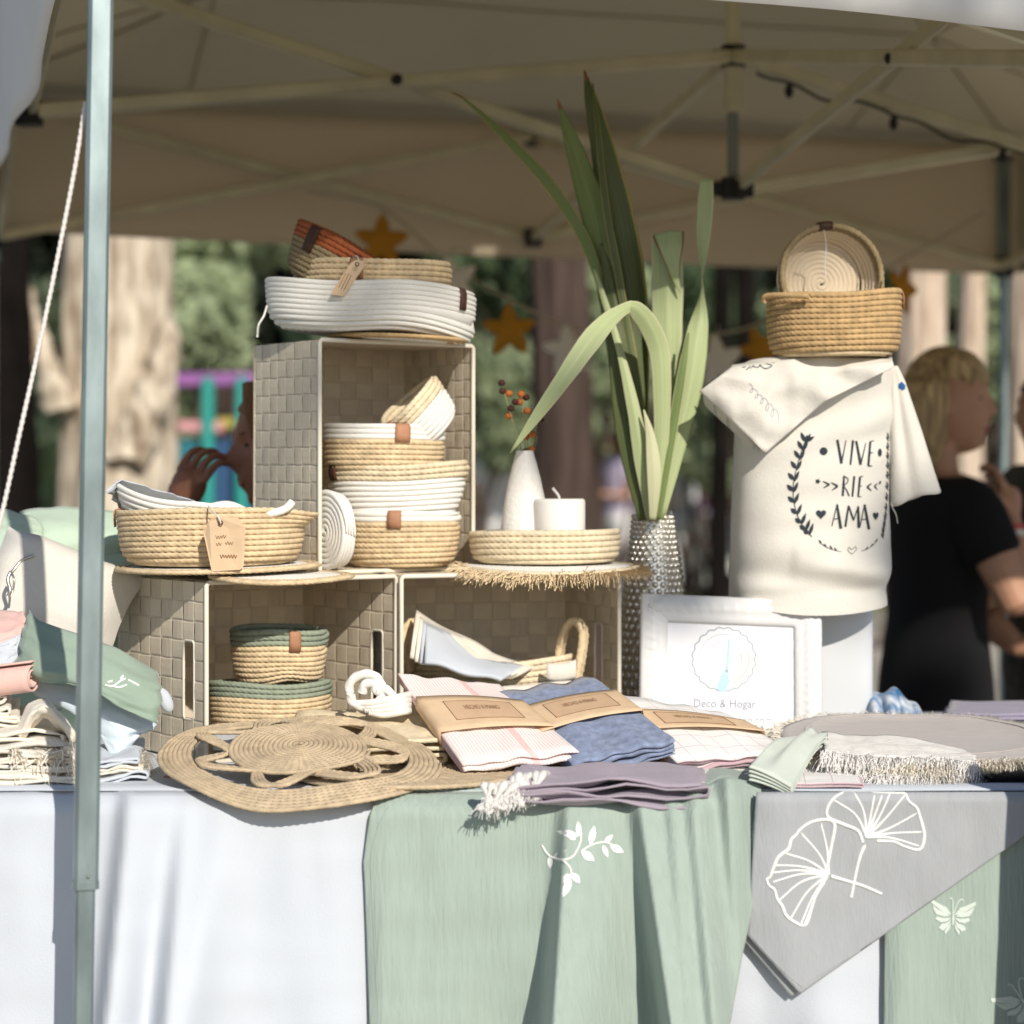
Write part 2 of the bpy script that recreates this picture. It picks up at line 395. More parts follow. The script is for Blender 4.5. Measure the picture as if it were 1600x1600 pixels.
def basket(label, group, mtx, a, b, h, t, bands, flare=.9, deform=None, name='rope_basket', cat='basket', base_mat='jute_rope', tags=(), square=0.0):
    """coiled rope basket. bands: [(turns, material, strands per turn)] from the bottom up; the coil is one continuous rope per colour"""
    mtx = Matrix(mtx); th_ = thing(name, label, cat, mtx.translation, group)
    total = sum(x[0] for x in bands); pz = h/total
    sd_ = (hash(label) if False else sum(map(ord, label))) % 97
    def fin(V):
        V = np.array(V); an = np.arctan2(V[:, 1], V[:, 0]); up_ = np.clip(V[:, 2]/h, 0, 1.1)
        wob = 1+up_*(.016*np.sin(2*an+sd_)+.010*np.sin(3*an+2.3*sd_))
        V = V*np.stack([wob, wob, np.ones_like(wob)], 1); V[:, 2] += up_*h*(.022*np.sin(2*an+1.7*sd_)+.016*np.sin(3*an+sd_))
        V = V if deform is None else deform(V)
        if square:
            c = np.arctan2(V[:, 1], V[:, 0]); k = 1+square*(np.abs(np.sin(2*c))-.5)
            V = V*np.stack([k, k, np.ones_like(k)], 1)
        return xf(V, mtx)
    def rz(k):                                        # radius factor by turn
        x = np.clip(k/max(1, total-1), 0, 1)
        return flare+(1-flare)*x-.10*np.exp(-k/1.1)*(1 if flare < 1 else .6)
    k0 = 0
    for (nt_, m, N) in bands:
        ks = np.arange(nt_+1)+k0
        per = max(72, int(N*5)) if N else 96
        C, ph = helix(rz(ks), (ks+.5)*pz-(.0 if k0 else 0), nt_, per, a-t/2, b-t/2)
        rad = np.stack([np.cos(ph), np.sin(ph), np.zeros_like(ph)], -1)
        V, Fc = coil_tube(C, rad, max(t, pz*(1.32 if N else 1.16)), 10, N, ph, .34 if N else 0, flat=1.0)
        obj('coil', fin(V), Fc, m, th_)
        k0 += nt_
    nb = max(4, int(a/(t*1.4))); r0 = rz(np.array([0.]))[0]
    C, ph = helix(np.linspace(.02, r0, nb+1), np.full(nb+1, t*.5), nb, 60, a-t/2, b-t/2)
    V, Fc = coil_tube(C, np.stack([np.cos(ph), np.sin(ph), 0*ph], -1), t*1.35, 6, 0, ph, 0)
    obj('base', fin(V), Fc, base_mat, th_)
    for (ang, wdt, ln, m) in tags:                    # leather tab folded over the rim
        q = []
        for (io, dz) in ((-.6, -ln*.35), (-.62, -.002), (-.45, t*.55), (0, t*.8), (.5, t*.55), (.68, -.002), (.70, -ln*.5), (.70, -ln)):
            row = []
            for s in np.linspace(-.5, .5, 4):
                ca = R(ang)+s*wdt/a
                z = h+dz; kk = rz(np.array([z/pz]))[0]
                row.append(((a-t/2)*kk*math.cos(ca)+io*2*t*.62*math.cos(ca), (b-t/2)*kk*math.sin(ca)+io*2*t*.62*math.sin(ca), z))
            q.append(row)
        q = np.array(q); g = fin(q.reshape(-1, 3)).reshape(q.shape)
        grid('leather_tab', g, m, th_, solid=.0018)
    return th_

def flat_coil(name, fn, r0, r1, t, m, parent, N=0, per=110, zoff=0.0, flat=.8):
    """flat spiral of rope; fn maps local disc coordinates to the world"""
    turns = max(1, int(round((r1-r0)/(t*.93)))); per = max(per, int(N*3.4))
    C, ph = helix(np.linspace(r0, r1, turns+1), np.full(turns+1, t/2+zoff), turns, per)
    V, Fc = coil_tube(C, np.stack([np.cos(ph), np.sin(ph), 0*ph], -1), t*1.2, 8, N, ph, .32 if N else 0, flat)
    return obj(name, fn(V), Fc, m, parent)

def fringe(name, pts, dirs, length, m, parent, per=3, wid=.0016, droop=.5, jit=.35):
    """loose yarn ends along an edge, one joined part"""
    V, Fc = [], []
    for p, d in zip(pts, dirs):
        for _ in range(per):
            p0 = np.array(p)+rng.normal(0, .0025, 3)*np.array([1, 1, .5]); dd = np.array(d)+rng.normal(0, jit, 3); dd /= np.linalg.norm(dd)
            L = length*rng.uniform(.55, 1.15); side = np.cross(dd, (0, 0, 1.)); side /= np.linalg.norm(side)+1e-9; o = len(V)
            for k in range(4):
                f = k/3; q = p0+dd*L*f+np.array([0, 0, -droop*L*f*f])+rng.normal(0, .0012, 3)*(k > 0)
                for s in (-1, 1): V.append(q+side*wid*s*(1-.45*f)+np.array([0, 0, wid*.6*s]))
            Fc += [[o+2*k, o+2*k+1, o+2*k+3, o+2*k+2] for k in range(3)]
    return obj(name, np.array(V), np.array(Fc), m, parent, kind='stuff')
# ------------------------------------------------------------------ ground
GZ = 0.0
n = 60
gx = np.concatenate([-np.geomspace(160, .5, n//2), np.geomspace(.5, 160, n//2)])
G = np.stack(np.meshgrid(gx, np.linspace(-40, 300, 80), indexing='ij')+[np.zeros((n, 80))], -1)
grid('ground', G, 'ground', kind='structure')
q = P(1095, 900, 26)
grid('lawn', np.array([[[x+.6*nz(x, y), y+.8*nz(y, x), .004] for y in np.linspace(19, 60, 14)] for x in np.linspace(-20, 22, 24)]), 'grass', kind='structure')

# ------------------------------------------------------------------ tent
TS = 1.10                                 # half the tent's side is about 1.5 m
TC = np.array((.435, 4.2))*TS; TB = np.array((-.38, 1.3))*TS; TR_ = np.array((1.3, .38))*TS
def tp(u, v, z): q = TC+TR_*u+TB*v; return np.array((q[0], q[1], H+z*TS))
EAVE, VAL = .90, .60
tent = thing('market_tent', 'large white pop-up canopy tent over the stall on galvanised legs', 'tent', (TC[0], TC[1], 0))
def roofpt(u, v):
    m = max(abs(u), abs(v)); z = EAVE+(1.42-EAVE)*(1-m)**.9
    return tp(u*1.055, v*1.055, z-.035*math.sin(PI*m)+.006*nz(u*5, v*5))
rg = []
for m in np.linspace(1, .02, 16):
    row = []
    for s in range(4):
        for t in np.linspace(-1, 1, 14, endpoint=False):
            u, v = ((t, -1), (1, t), (-t, 1), (-1, -t))[s]; row.append(roofpt(u*m, v*m))
    rg.append(row)
rf = grid('roof_canopy', np.array(rg), 'tent_fabric', tent, cv=True, solid=.002)
def valance(name, a, b, sag, z0=None, z1=None, m='tent_valance', bulge=0.0, seed=0):
    rows = []
    for t in np.linspace(0, 1, 40):
        u = a[0]+(b[0]-a[0])*t; v = a[1]+(b[1]-a[1])*t; col = []
        nrm = np.array((u, v)); k = np.argmax(np.abs(nrm)); o = np.zeros(2); o[k] = np.sign(nrm[k])
        for s in np.linspace(0, 1, 9):
            top = EAVE+.004; bot = (z0 or VAL)+((z1 or VAL)-(z0 or VAL))*t-sag*math.sin(PI*t)
            z = top+(bot-top)*s; e = .02+(.012 if seed < 4 else .004)*math.sin(t*19+seed)*s+.01*nz(t*8, s*2, seed)+bulge*s*s*math.sin(PI*t*t)
            col.append(tp(u+o[0]*(.015+e), v+o[1]*(.015+e), z))
        rows.append(col)
    return grid(name, np.array(rows), m, tent, solid=.0015)
valance('valance', (-1, -1), (1, -1), .012, .622, .548, seed=1)
valance('valance', (1, 1), (-1, 1), .012, .545, .585, m='tent_back', seed=3)
valance('valance', (-1, 1), (-1, -1), .01, .585, .628, seed=5, bulge=-.02)
valance('valance', (1, -1), (1, 1), .01, .568, .545, m='tent_fabric', seed=7)
# stitched seams along the hips of the roof and across its slopes
for (u, v) in ((-1, -1), (1, -1), (1, 1), (-1, 1)):
    tube('roof_seam', np.array([roofpt(u*m, v*m)+np.array((0, 0, -.008)) for m in np.linspace(.99, .03, 40)]), .0045, 'tent_fabric', tent, sides=6)
for (u0, v0, u1, v1) in ((-1, .62, 1, .62), (-.62, 1, -.62, -1), (.62, 1, .62, -1)):
    tube('roof_seam', np.array([roofpt(u0+(u1-u0)*t, v0+(v1-v0)*t)+np.array((0, 0, -.007)) for t in np.linspace(.02, .98, 60)]), .0035, 'tent_fabric', tent, sides=6)
# legs: outer tube with a thinner inner tube sliding below it
def leg(top, step, foot, wo_, wi):
    a = beam('leg', top, step, wo_, wo_*.8, 'galvanised', tent, up=(-TB[0], -TB[1], 0))
    beam('inner_leg', np.array(step)+np.array((0, 0, .03)), foot, wi, wi*.8, 'galvanised', a, up=(-TB[0], -TB[1], 0))
    c = np.array(step)
    beam('leg_collar', c+np.array((0, 0, .010)), c, wo_*1.06, wo_*.86, 'galvanised', a, up=(-TB[0], -TB[1], 0))
    f = np.array(foot); d_ = wi*2.4
    beam('foot_plate', f+np.array((0, 0, .006)), f, d_, d_, 'galvanised', a)
    V, Fc = blob_vf(c+np.array((.006, -wo_*.42, .017)), (.0022, .0015, .0022), 6, 8); obj('push_button', V, Fc, 'truss_dark', a)
    return a
D0 = 2.70
leg(P(163, -330, 2.72), P(133.5, 1388, D0), np.array((P(133.5, 1388, D0).x-.012, D0, GZ)), .0308, .0245)
for (u, v) in ((-1, 1), (1, 1), (1, -1)):
    t0 = tp(u, v, .93); leg(t0, tp(u, v, .50 if v > 0 else -.49), np.array((t0[0], t0[1], GZ)), .034, .024)
# trusses
CT = lambda z: np.array((TC[0], TC[1], H+z*TS))
C_HI, C_LO = .813, .553
def bar(p, q, w_=.030, h_=.017, m='truss_metal', name='truss_bar'):
    return beam(name, p, q, h_, w_, m, tent, bev=.25)
ML = lambda z: tp(-1, 0, z); MB = lambda z: tp(0, 1, z); MR = lambda z: tp(1, 0, z); FM = lambda z: tp(0, -1, z)
mids = {'ML': (ML(.915), ML(.64)), 'MB': (MB(.86), MB(.60)), 'MR': (MR(.80), MR(.50)), 'FM': (FM(.80), FM(.555))}
off = np.array((0, -.016, 0))
for k, (hi, lo) in mids.items():
    dk = 'truss_metal'
    bar(CT(C_HI)+off, lo+off, m=dk); bar(CT(C_LO)-off, hi-off, m=dk)
    for z in (hi, lo): beam('truss_joint', z+np.array((0, 0, .025)), z-np.array((0, 0, .025)), .05, .05, 'black_plastic', tent)
cor = {'FL': (-1, -1), 'BL': (-1, 1), 'BR': (1, 1), 'FR': (1, -1)}
for k, (a, b) in {'ML': ('FL', 'BL'), 'MB': ('BL', 'BR'), 'MR': ('BR', 'FR'), 'FM': ('FR', 'FL')}.items():
    hi, lo = mids[k]
    for c in (a, b):
        u, v = cor[c]; ch, cl = tp(u*.985, v*.985, .89), tp(u*.985, v*.985, .56 if c != 'FL' else .62)
        bar(hi+off, cl+off, .028, .016); bar(lo-off, ch-off, .028, .016)
for (u, v) in ((-1, 1), (1, 1)):
    for z in (.885, .56): q = tp(u, v, z); beam('leg_slider', q+np.array((0, 0, .03)), q-np.array((0, 0, .03)), .055, .055, 'black_plastic', tent)
q = tp(-1, -1, .62); beam('leg_slider', q+np.array((0, 0, .03)), q-np.array((0, 0, .03)), .04, .04, 'black_plastic', tent)
beam('centre_pole', CT(1.36), CT(C_HI-.02), .030, .030, 'truss_metal', tent)
beam('centre_pole', CT(C_HI-.02), CT(C_HI-.11), .040, .040, 'truss_metal', tent)
beam('centre_pole', CT(C_HI-.11), CT(C_LO-.015), .024, .024, 'truss_dark', tent)
for z in (C_HI, C_LO):
    j = beam('hub', CT(z+.022), CT(z-.02), .05, .05, 'black_plastic', tent)
    for a in range(4):
        d = (TB, -TB, TR_, -TR_)[a]/(1.354*TS); q = CT(z)+np.array((d[0], d[1], 0))*.045
        beam('hub_arm', CT(z)+np.array((d[0], d[1], 0))*.02, q, .018, .03, 'black_plastic', j)
# bolts where the scissor bars cross
for k, (hi, lo) in mids.items():
    a0, a1, b0, b1 = CT(C_HI), lo, CT(C_LO), hi
    mid_ = (a0+a1+b0+b1)/4; V, Fc = blob_vf(mid_+np.array((0, -.03, 0)), (.012, .01, .012), 6, 10); obj('pivot_bolt', V, Fc, 'black_plastic', tent)
# cable with small lamps tied along one truss bar
a, b = CT(C_HI)+np.array((.02, -.03, -.02)), MR(.50)+np.array((0, -.03, -.02))
pts = np.array([a+(b-a)*t+np.array((0, 0, -.018*abs(math.sin(t*14))-.006*math.sin(t*60))) for t in np.linspace(.02, .6, 90)])
wire = tube('light_cable', pts, .0035, 'black_plastic', sides=6)
tag(wire, 'thin black cable tied along the truss bar right of the centre pole', 'cable')
for t in (8, 34, 62): q = pts[t]; V, Fc = blob_vf(q+np.array((0, 0, -.018)), (.010, .010, .016), 8, 10); obj('lamp_bulb', V, Fc, 'black_plastic', wire)
# guy rope
rp = interp([P(134, 160, 2.74), P(112, 290, 2.74), P(70, 500, 2.74), P(30, 680, 2.74), P(0, 815, 2.74), P(-60, 1060, 2.74), P(-140, 1400, 2.74), P(-250, 1830, 2.74), P(-355, 2250, 2.74)], 900)
tag(tube('guy_rope', rp, .0034, 'rope_white', sides=8, twist=110, depth=.32), 'thin pale twisted rope hanging slanted beside the front tent leg', 'rope')

# ------------------------------------------------------------------ display table under its cloths
TZ = H-.43
tb = thing('display_table', 'long folding market table hidden under the white cloth', 'table', (.15, 3.3, 0))
V, Fc = [], []
beam('table_top', (-1.5, 3.33, TZ-.021), (1.75, 3.33, TZ-.021), .90, .03, 'table_grey', tb, bev=.1)
for x in (-1.4, .2, 1.6):
    for y in (2.95, 3.7): beam('leg', (x, y, TZ-.03), (x, y, GZ), .03, .03, 'table_grey', tb)
FD = 2.85
FOLD_W = [(205, 168, .030, .110, 15, 70), (300, 262, .002, .095, 22, 80), (365, 300, .010, .030, 40, 220), (505, 520, .004, .024, 90, 60), (40, 10, .004, .02, 60, 60), (1235, 1290, .004, .03, 60, 90), (1700, 1680, .004, .02, 70, 90), (-120, -140, .01, .04, 40, 70), (1800, 1820, .01, .04, 40, 70)]
def folds(px, py, L):
    s = 0; f = (py-1240)/360
    for (xt, xb, a0, a1, wl, wr) in L:
        xr = xt+(xb-xt)*f; a = max(0, a0+(a1-a0)*min(f, 1.5)); dx = px-xr
        s += a*math.exp(-(dx/(wl if dx < 0 else wr))**2)
    return s
def cloth_drop(name, left, right, top, bot, d0, L, m, parent, nu=150, nv=60, wr=.0022, tuck=.0, solid=.0016, hem=None):
    rows = []
    for u in np.linspace(0, 1, nu):
        col = []
        for v in np.linspace(0, 1, nv):
            x = left(v)+(right(v)-left(v))*u; y = top(u)+(bot(u)-top(u))*v
            yt_ = 3.5*nz(x*.008, d0*7)+2*nz(x*.03, d0*5); e = max(0, 1-(y-top(u)+yt_)/40); d = d0-folds(x, y, L)-wr*nz(x*.02, y*.006, d0*9)-wr*.6*nz(x*.006, y*.02, 3+d0*9)
            d += .026*min(1, e*e)*(1 if not tuck else tuck)
            col.append(P(x, y, d))
        rows.append(col)
    return grid(name, np.array(rows), m, parent, solid=solid)
tc_ = thing('tablecloth', 'long plain white cloth covering the stall table down to the ground', 'tablecloth', (.15, 2.9, TZ))
top = np.array([[[x, y, TZ+.0015*nz(x*5, y*5)] for y in np.linspace(FD+.014, 3.8, 20)] for x in np.linspace(-1.55, 1.78, 70)])
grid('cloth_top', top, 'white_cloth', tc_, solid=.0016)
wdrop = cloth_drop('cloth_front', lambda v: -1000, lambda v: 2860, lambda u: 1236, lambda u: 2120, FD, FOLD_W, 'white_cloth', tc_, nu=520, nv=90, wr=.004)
# pleat pulled over the table edge at the left
kp = np.array([[P(196+10*s-8*t, 1212+t*26+s*14, 2.93-.075*t-.01*math.sin(PI*s)) for t in np.linspace(0, 1, 8)] for s in np.linspace(0, 1, 8)])

# green runner hanging over the front
FOLD_G = [(892, 866, .014, .125, 15, 110), (1000, 1050, .024, .120, 15, 100), (1085, 1120, .030, .045, 18, 34), (1140, 1165, .030, .015, 16, 26), (700, 690, .002, .012, 80, 90), (610, 600, .004, .020, 30, 60), (1050, 1085, .014, .012, 14, 18)]
gt = thing('green_runner', 'soft green cloth with a white embroidered sprig hanging over the table front', 'cloth', (P(870, 1240, FD).x, FD, TZ))
gl = lambda v: float(np.interp(v, [0, .08, .25, .45, 1], [592, 578, 568, 572, 580]))
gr = lambda v: float(np.interp(v, [0, .1, .35, .6, 1], [1188, 1193, 1185, 1160, 1128]))
def gtopy(u): return 1239-2*u-20*max(0, min(1, (u-.82)/.07))*(1-.4*max(0, min(1, (u-.96)/.04)))+3*math.sin(u*60)*max(0, min(1, (u-.8)/.1))
gdrop = cloth_drop('cloth_front', gl, gr, gtopy, lambda u: 1668, FD-.016, FOLD_G, 'green_cloth', gt, nu=260, nv=90, wr=.0045)
gtop = np.array([[P(590+595*u, gtopy(u), FD+.010)*(1-t)+Vector((P(590+595*u, 1240, FD).x, 3.16, TZ+.006))*t for t in np.linspace(0, 1, 10)] for u in np.linspace(0, 1, 40)])
for i in range(gtop.shape[0]):
    for j in range(gtop.shape[1]): gtop[i, j, 2] = max(gtop[i, j, 2], TZ+.005) if j else gtop[i, j, 2]
grid('cloth_top', gtop, 'green_cloth', gt, solid=.0015)

# second green cloth with butterflies at the right
FOLD_B = [(1425, 1405, .006, .02, 30, 60), (1560, 1540, .002, .02, 80, 60), (1700, 1710, .01, .04, 40, 60)]
g2 = thing('butterfly_cloth', 'pale green cloth with white embroidered butterflies at the right end of the table', 'cloth', (P(1600, 1240, FD).x, FD, TZ))
bdrop = cloth_drop('cloth_front', lambda v: 1384-4*v, lambda v: 1800, lambda u: 1240, lambda u: 1668, FD-.012, FOLD_B, 'green_cloth', g2, nu=140, nv=70)
# grey cloth hung cornerwise
g3 = thing('ginkgo_cloth', 'grey linen cloth hanging cornerwise with two white embroidered ginkgo leaves', 'cloth', (P(1400, 1240, FD).x, FD, TZ))
def grey_patch(dx, dy, d0, wr):
    rows = []
    for u in np.linspace(0, 1, 110):
        col = []
        for v in np.linspace(0, 1, 80):
            lx, ly = np.interp(v, [0, .7, 1], [1182, 1168, 1250]), np.interp(v, [0, .7, 1], [1238, 1462, 1553])
            rx, ry = 1690, 1238+v*4
            x = lx+(rx-lx)*u+dx*v; y = ly+(ry-ly)*u+dy*v
            e = max(0, 1-(y-1232)/22); d = d0+.016*e*e-wr*nz(x*.012+y*.006, y*.012-x*.006, 2)-.008*math.exp(-((x-1205-.1*(y-1240))/40)**2)-.004*math.sin((x*.8+y)*.012)
            col.append(P(x, y, d))
        rows.append(col)
    return np.array(rows)
gg = grid('cloth_front', grey_patch(0, 0, FD-.030, .004), 'grey_cloth', g3, solid=.0018)
grid('cloth_underlayer', grey_patch(-14, 4, FD-.021, .003), 'grey_cloth', g3, solid=.0018)

# ---- embroidery, laid on the built cloth
def strokes(name, bvh, lines, m, parent, off=.0012, flat=1.0, sides=6):
    """raised thread: each line = (points, radius_px or list)"""
    parts = []
    for pts, r in lines:
        A = interp(pts, max(6, int(len(pts)*5))); C = project(bvh, A[:, :2], off); dd = np.linalg.norm(C[0]-np.array((0, 0, H)))
        rr = interp([[x] for x in (r if isinstance(r, (list, tuple)) else [r, r])], len(A), False)[:, 0]*dd/F
        parts.append(tube_vf(C, rr, sides))
    V, Fc = join(parts); return obj(name, V, Fc, m, parent)
def fills(name, bvh, polys, m, parent, off=.002):
    """flat stitched or printed areas: fans draped on the surface"""
    V, Fc = [], []
    for p in polys:
        p = np.array(p, dtype=float); c = p.mean(0); o = len(V)
        ring = np.vstack([c[None], c+(p-c)*.5, p]); V += list(project(bvh, ring, off)); k = len(p)
        for i in range(k):
            j = (i+1) % k; Fc += [[o, o+1+i, o+1+j], [o+1+i, o+1+k+i, o+1+k+j, o+1+j]]
    return obj(name, np.array(V), Fc, m, parent, smooth=False)
def leafpoly(x0, y0, x1, y1, w_):
    t = np.linspace(0, 1, 9); dx, dy = x1-x0, y1-y0; L = math.hypot(dx, dy); nx, ny = -dy/L, dx/L
    s = np.sin(PI*t**.9)*w_/2
    a = [(x0+dx*k+nx*q, y0+dy*k+ny*q) for k, q in zip(t, s)]; b = [(x0+dx*k-nx*q, y0+dy*k-ny*q) for k, q in zip(t, s)]
    return a[:-1]+b[::-1][:-1]
bg_ = bvh_of(gdrop)
strokes('hem', bg_, [([(606, 1262), (588, 1300), (580, 1350), (584, 1450), (592, 1590)], .8)], 'green_cloth', gt, off=.0009)
strokes('embroidered_sprig', bg_, [([(846, 1320), (858, 1337), (878, 1343), (895, 1338), (906, 1318), (908, 1300)], 1.6), ([(878, 1343), (890, 1355), (893, 1368)], 1.6), ([(908, 1330), (925, 1320), (945, 1316), (960, 1322)], 1.6)], 'embroidery', gt)
fills('embroidered_leaves', bg_, [leafpoly(*q) for q in ((905, 1306, 903, 1283, 9), (906, 1306, 868, 1299, 11), (900, 1312, 886, 1304, 8), (922, 1320, 929, 1290, 11), (944, 1317, 958, 1304, 8), (942, 1320, 950, 1340, 8), (953, 1321, 975, 1332, 12), (908, 1330, 929, 1345, 13), (864, 1340, 886, 1328, 9), (860, 1336, 859, 1358, 9), (893, 1366, 876, 1380, 12), (894, 1364, 906, 1380, 11), (892, 1372, 879, 1402, 12))], 'embroidery', gt)
bz = bvh_of(gg)
strokes('hem', bz, [([(1180, 1470), (1215, 1508), (1254, 1544)], .8), ([(1252, 1541), (1400, 1450), (1560, 1336), (1640, 1275)], .8)], 'grey_cloth', g3, off=.0009)
def ginkgo(cx, cy, outline, ribs, stem_):
    L = [(outline, [2.6+.5*math.sin(i*1.7) for i in range(12)])]
    for q in ribs: L.append(([(cx, cy), ((cx+q[0])/2+q[2], (cy+q[1])/2+q[3]), (q[0], q[1])], [2.9, 1.8, 1.6]))
    L.append((stem_, [3.4, 2.6, 2.5])); strokes('embroidered_leaf', bz, L, 'embroidery', g3, off=.0004)
ginkgo(1354, 1308, [(1348, 1316), (1340, 1298), (1318, 1288), (1294, 1277), (1293, 1262), (1303, 1247), (1318, 1238), (1334, 1232), (1352, 1234), (1368, 1231), (1385, 1232), (1400, 1233), (1414, 1240), (1420, 1252), (1432, 1262), (1437, 1276), (1441, 1290), (1444, 1305), (1441, 1322), (1433, 1328), (1412, 1322), (1396, 1315), (1370, 1314)],
       [(1303, 1250, 8, -6), (1332, 1234, 6, -4), (1368, 1232, 0, 0), (1382, 1232, 0, 0), (1393, 1234, 2, 2), (1414, 1242, 0, 3), (1434, 1270, -2, 4), (1443, 1300, -4, -2), (1436, 1322, -4, -6)],
       [(1352, 1318), (1343, 1340), (1336, 1370), (1330, 1402)])
ginkgo(1294, 1366, [(1292, 1358), (1297, 1330), (1304, 1292), (1298, 1282), (1282, 1281), (1264, 1286), (1250, 1296), (1244, 1304), (1236, 1312), (1232, 1326), (1222, 1334), (1214, 1342), (1208, 1356), (1203, 1370), (1198, 1374), (1202, 1384), (1210, 1390), (1214, 1404), (1222, 1416), (1228, 1430), (1240, 1440), (1254, 1446), (1262, 1440), (1268, 1420), (1276, 1396), (1290, 1376)],
       [(1282, 1284, 4, 2), (1250, 1300, 8, 2), (1226, 1333, 4, -4), (1209, 1352, 0, -5), (1203, 1364, 0, -5), (1208, 1378, 0, -6), (1218, 1406, -4, -8), (1236, 1434, -4, -6), (1252, 1442, -3, -3), (1258, 1442, -2, -2)],
       [(1298, 1369), (1318, 1375), (1348, 1384), (1378, 1397)])
bb = bvh_of(bdrop)
def butterfly(cx, cy, s, rot, m):
    c_, s_ = math.cos(rot), math.sin(rot)
    T = lambda pts: [(cx+s*(x*c_-y*s_), cy+s*(x*s_+y*c_)) for x, y in pts]
    pol = []
    for k in (-1, 1):
        for wing in ([(.06, -.1), (.3, -.42), (.55, -.52), (.95, -.72), (.98, -.58), (.6, -.3), (.3, -.12)], [(.08, -.04), (.4, -.18), (.68, -.32), (.92, -.5), (.86, -.3), (.72, -.08), (.4, .0)],
                     [(.06, .02), (.38, .06), (.7, 0.), (.76, .12), (.5, .26), (.25, .2)], [(.06, .1), (.25, .26), (.48, .32), (.6, .5), (.42, .62), (.2, .42)], [(.04, .16), (.16, .38), (.34, .62), (.3, .78), (.12, .5)]):
            pol.append(T([(k*x, y) for x, y in wing]))
    fills('embroidered_wings', bb, pol, m, g2)
    strokes('embroidered_body', bb, [(T([(0, -.15), (0, .1), (0, .35)]), [1.8, 2.6, 1.5]), (T([(-.02, -.15), (-.04, -.6), (-.1, -.8), (-.2, -.78)]), 1.1), (T([(.02, -.15), (.16, -.6), (.32, -.78), (.42, -.7)]), 1.1)], m, g2)
butterfly(1489, 1433, 36, .05, 'embroidery_pale')
butterfly(1600, 1565, 44, -.55, 'embroidery_pale')

# ------------------------------------------------------------------ woven boxes lying on their sides
STRIP = {}
def strip_mesh(key, L, wdt, ncross, parity, m, gaps=()):
    if key in STRIP: return STRIP[key]
    pit = L/ncross; xs, zs = [], []
    for k in range(ncross):
        s = 1 if (k+parity) % 2 == 0 else -1
        for f, a in ((.10, .75), (.5, 1.05), (.90, .75)): xs.append((k+f)*pit); zs.append(s*a)
    xs = np.array([0]+xs+[L]); zs = np.array([zs[0]]+zs+[zs[-1]]); am = .0014
    ys = np.array([-.5, -.44, .44, .5])*wdt; ze = np.array([-.0005, 0, 0, -.0005])
    V = np.array([[x, y, z*am+e*np.sign(z)] for x, z in zip(xs, zs) for y, e in zip(ys, ze)]); Fc = gridfaces(len(xs), 4)
    if gaps:
        cx = V[Fc].mean(1)[:, 0]; keep = np.ones(len(Fc), bool)
        for a, b in gaps: keep &= ~((cx > a) & (cx < b))
        Fc = Fc[keep]
        if len(Fc) == 0: return None
    me = bpy.data.meshes.new('strip'); me.from_pydata(V.tolist(), [], Fc.tolist()); me.materials.append(M[m])
    me.update(); STRIP[key] = me
    return me

def woven_box(label, O, fdir, gdir, W, D, Hh, nW, nD, nH, group, slots=(), key=''):
    f = Vector((fdir[0], fdir[1], 0)).normalized(); g = Vector((gdir[0], gdir[1], 0)).normalized(); z = Vector((0, 0, 1)); O = Vector(O)
    t = thing('woven_box', label, 'basket', O, group)
    panels = {'left': (O, g, D, z, Hh, nD, nH), 'right': (O+f*W, g, D, z, Hh, nD, nH), 'back': (O+g*D, f, W, z, Hh, nW, nH),
              'bottom': (O+z*.002, f, W, g, D, nW, nD), 'top': (O+z*Hh, f, W, g, D, nW, nD)}
    for pn, (o, u, Lu, v, Lv, nu, nv) in panels.items():
        nrm = u.cross(v); pu, pv = Lu/nu, Lv/nv
        slot = slots if pn in ('left', 'right') else ()
        def put(me, pos, ax, ay, az):
            if me is None: return
            so_ = bpy.data.objects.new('strip', me); COL.objects.link(so_); so_.parent = t
            so_.matrix_local = Matrix((ax, ay, az)).transposed().to_4x4(); so_.location = pos-O
        for i in range(nu):
            gaps = []
            for (a, b, c, d) in slot:
                if a < i+.5 < b: gaps.append((c*pv, d*pv))
            put(strip_mesh((key, pn, 'v', i % 2, tuple(gaps)), Lv, pu*.99, nv, i % 2, 'woven_paper', gaps), o+u*(i+.5)*pu, v, -u, nrm)
        for j in range(nv):
            gaps = []
            for (a, b, c, d) in slot:
                if c < j+.5 < d: gaps.append((a*pu, b*pu))
            put(strip_mesh((key, pn, 'h', j % 2, tuple(gaps)), Lu, pv*.985, nu, (j+1) % 2, 'woven_paper_light', gaps), o+v*(j+.5)*pv, u, v, nrm)
        for (a, b, c, d) in slot:
            pts = interp([o+u*pu*x+v*pv*y for x, y in ((a+.15, c), (b-.15, c), (b-.02, c+.15), (b-.02, d-.15), (b-.15, d), (a+.15, d), (a+.02, d-.15), (a+.02, c+.15), (a+.15, c))], 33, False)
            tube('handle_rim', pts[:-1], .0022, 'rim_white', t, sides=6, closed=True)
    e = .004
    q = [O+f*e, O+f*(W-e), O+f*W+z*e, O+f*W+z*(Hh-e), O+f*(W-e)+z*Hh, O+f*e+z*Hh, O+z*(Hh-e), O+z*e]
    pts = []
    for k in range(8):
        a, b = q[k], q[(k+1) % 8]; pts += [a.lerp(b, s)-g*.001 for s in ((0, .25, .5, .75) if k % 2 == 0 else (0, .5))]
    tube('rim', np.array(pts), .0036, 'rim_white', t, sides=8, closed=True)
    for k in range(2):                                 # folded seam along the back upright edges
        p = O+g*D+f*W*k; tube('edge_cord', [p, p+z*Hh*.5, p+z*Hh], .0028, 'woven_paper', t, sides=6)
    return t
GB = 'woven paper boxes stacked as shelves'
O1 = np.array((P(322, 1203, 3.11).x, 3.11, TZ+.004)); O1v = Vector(O1)
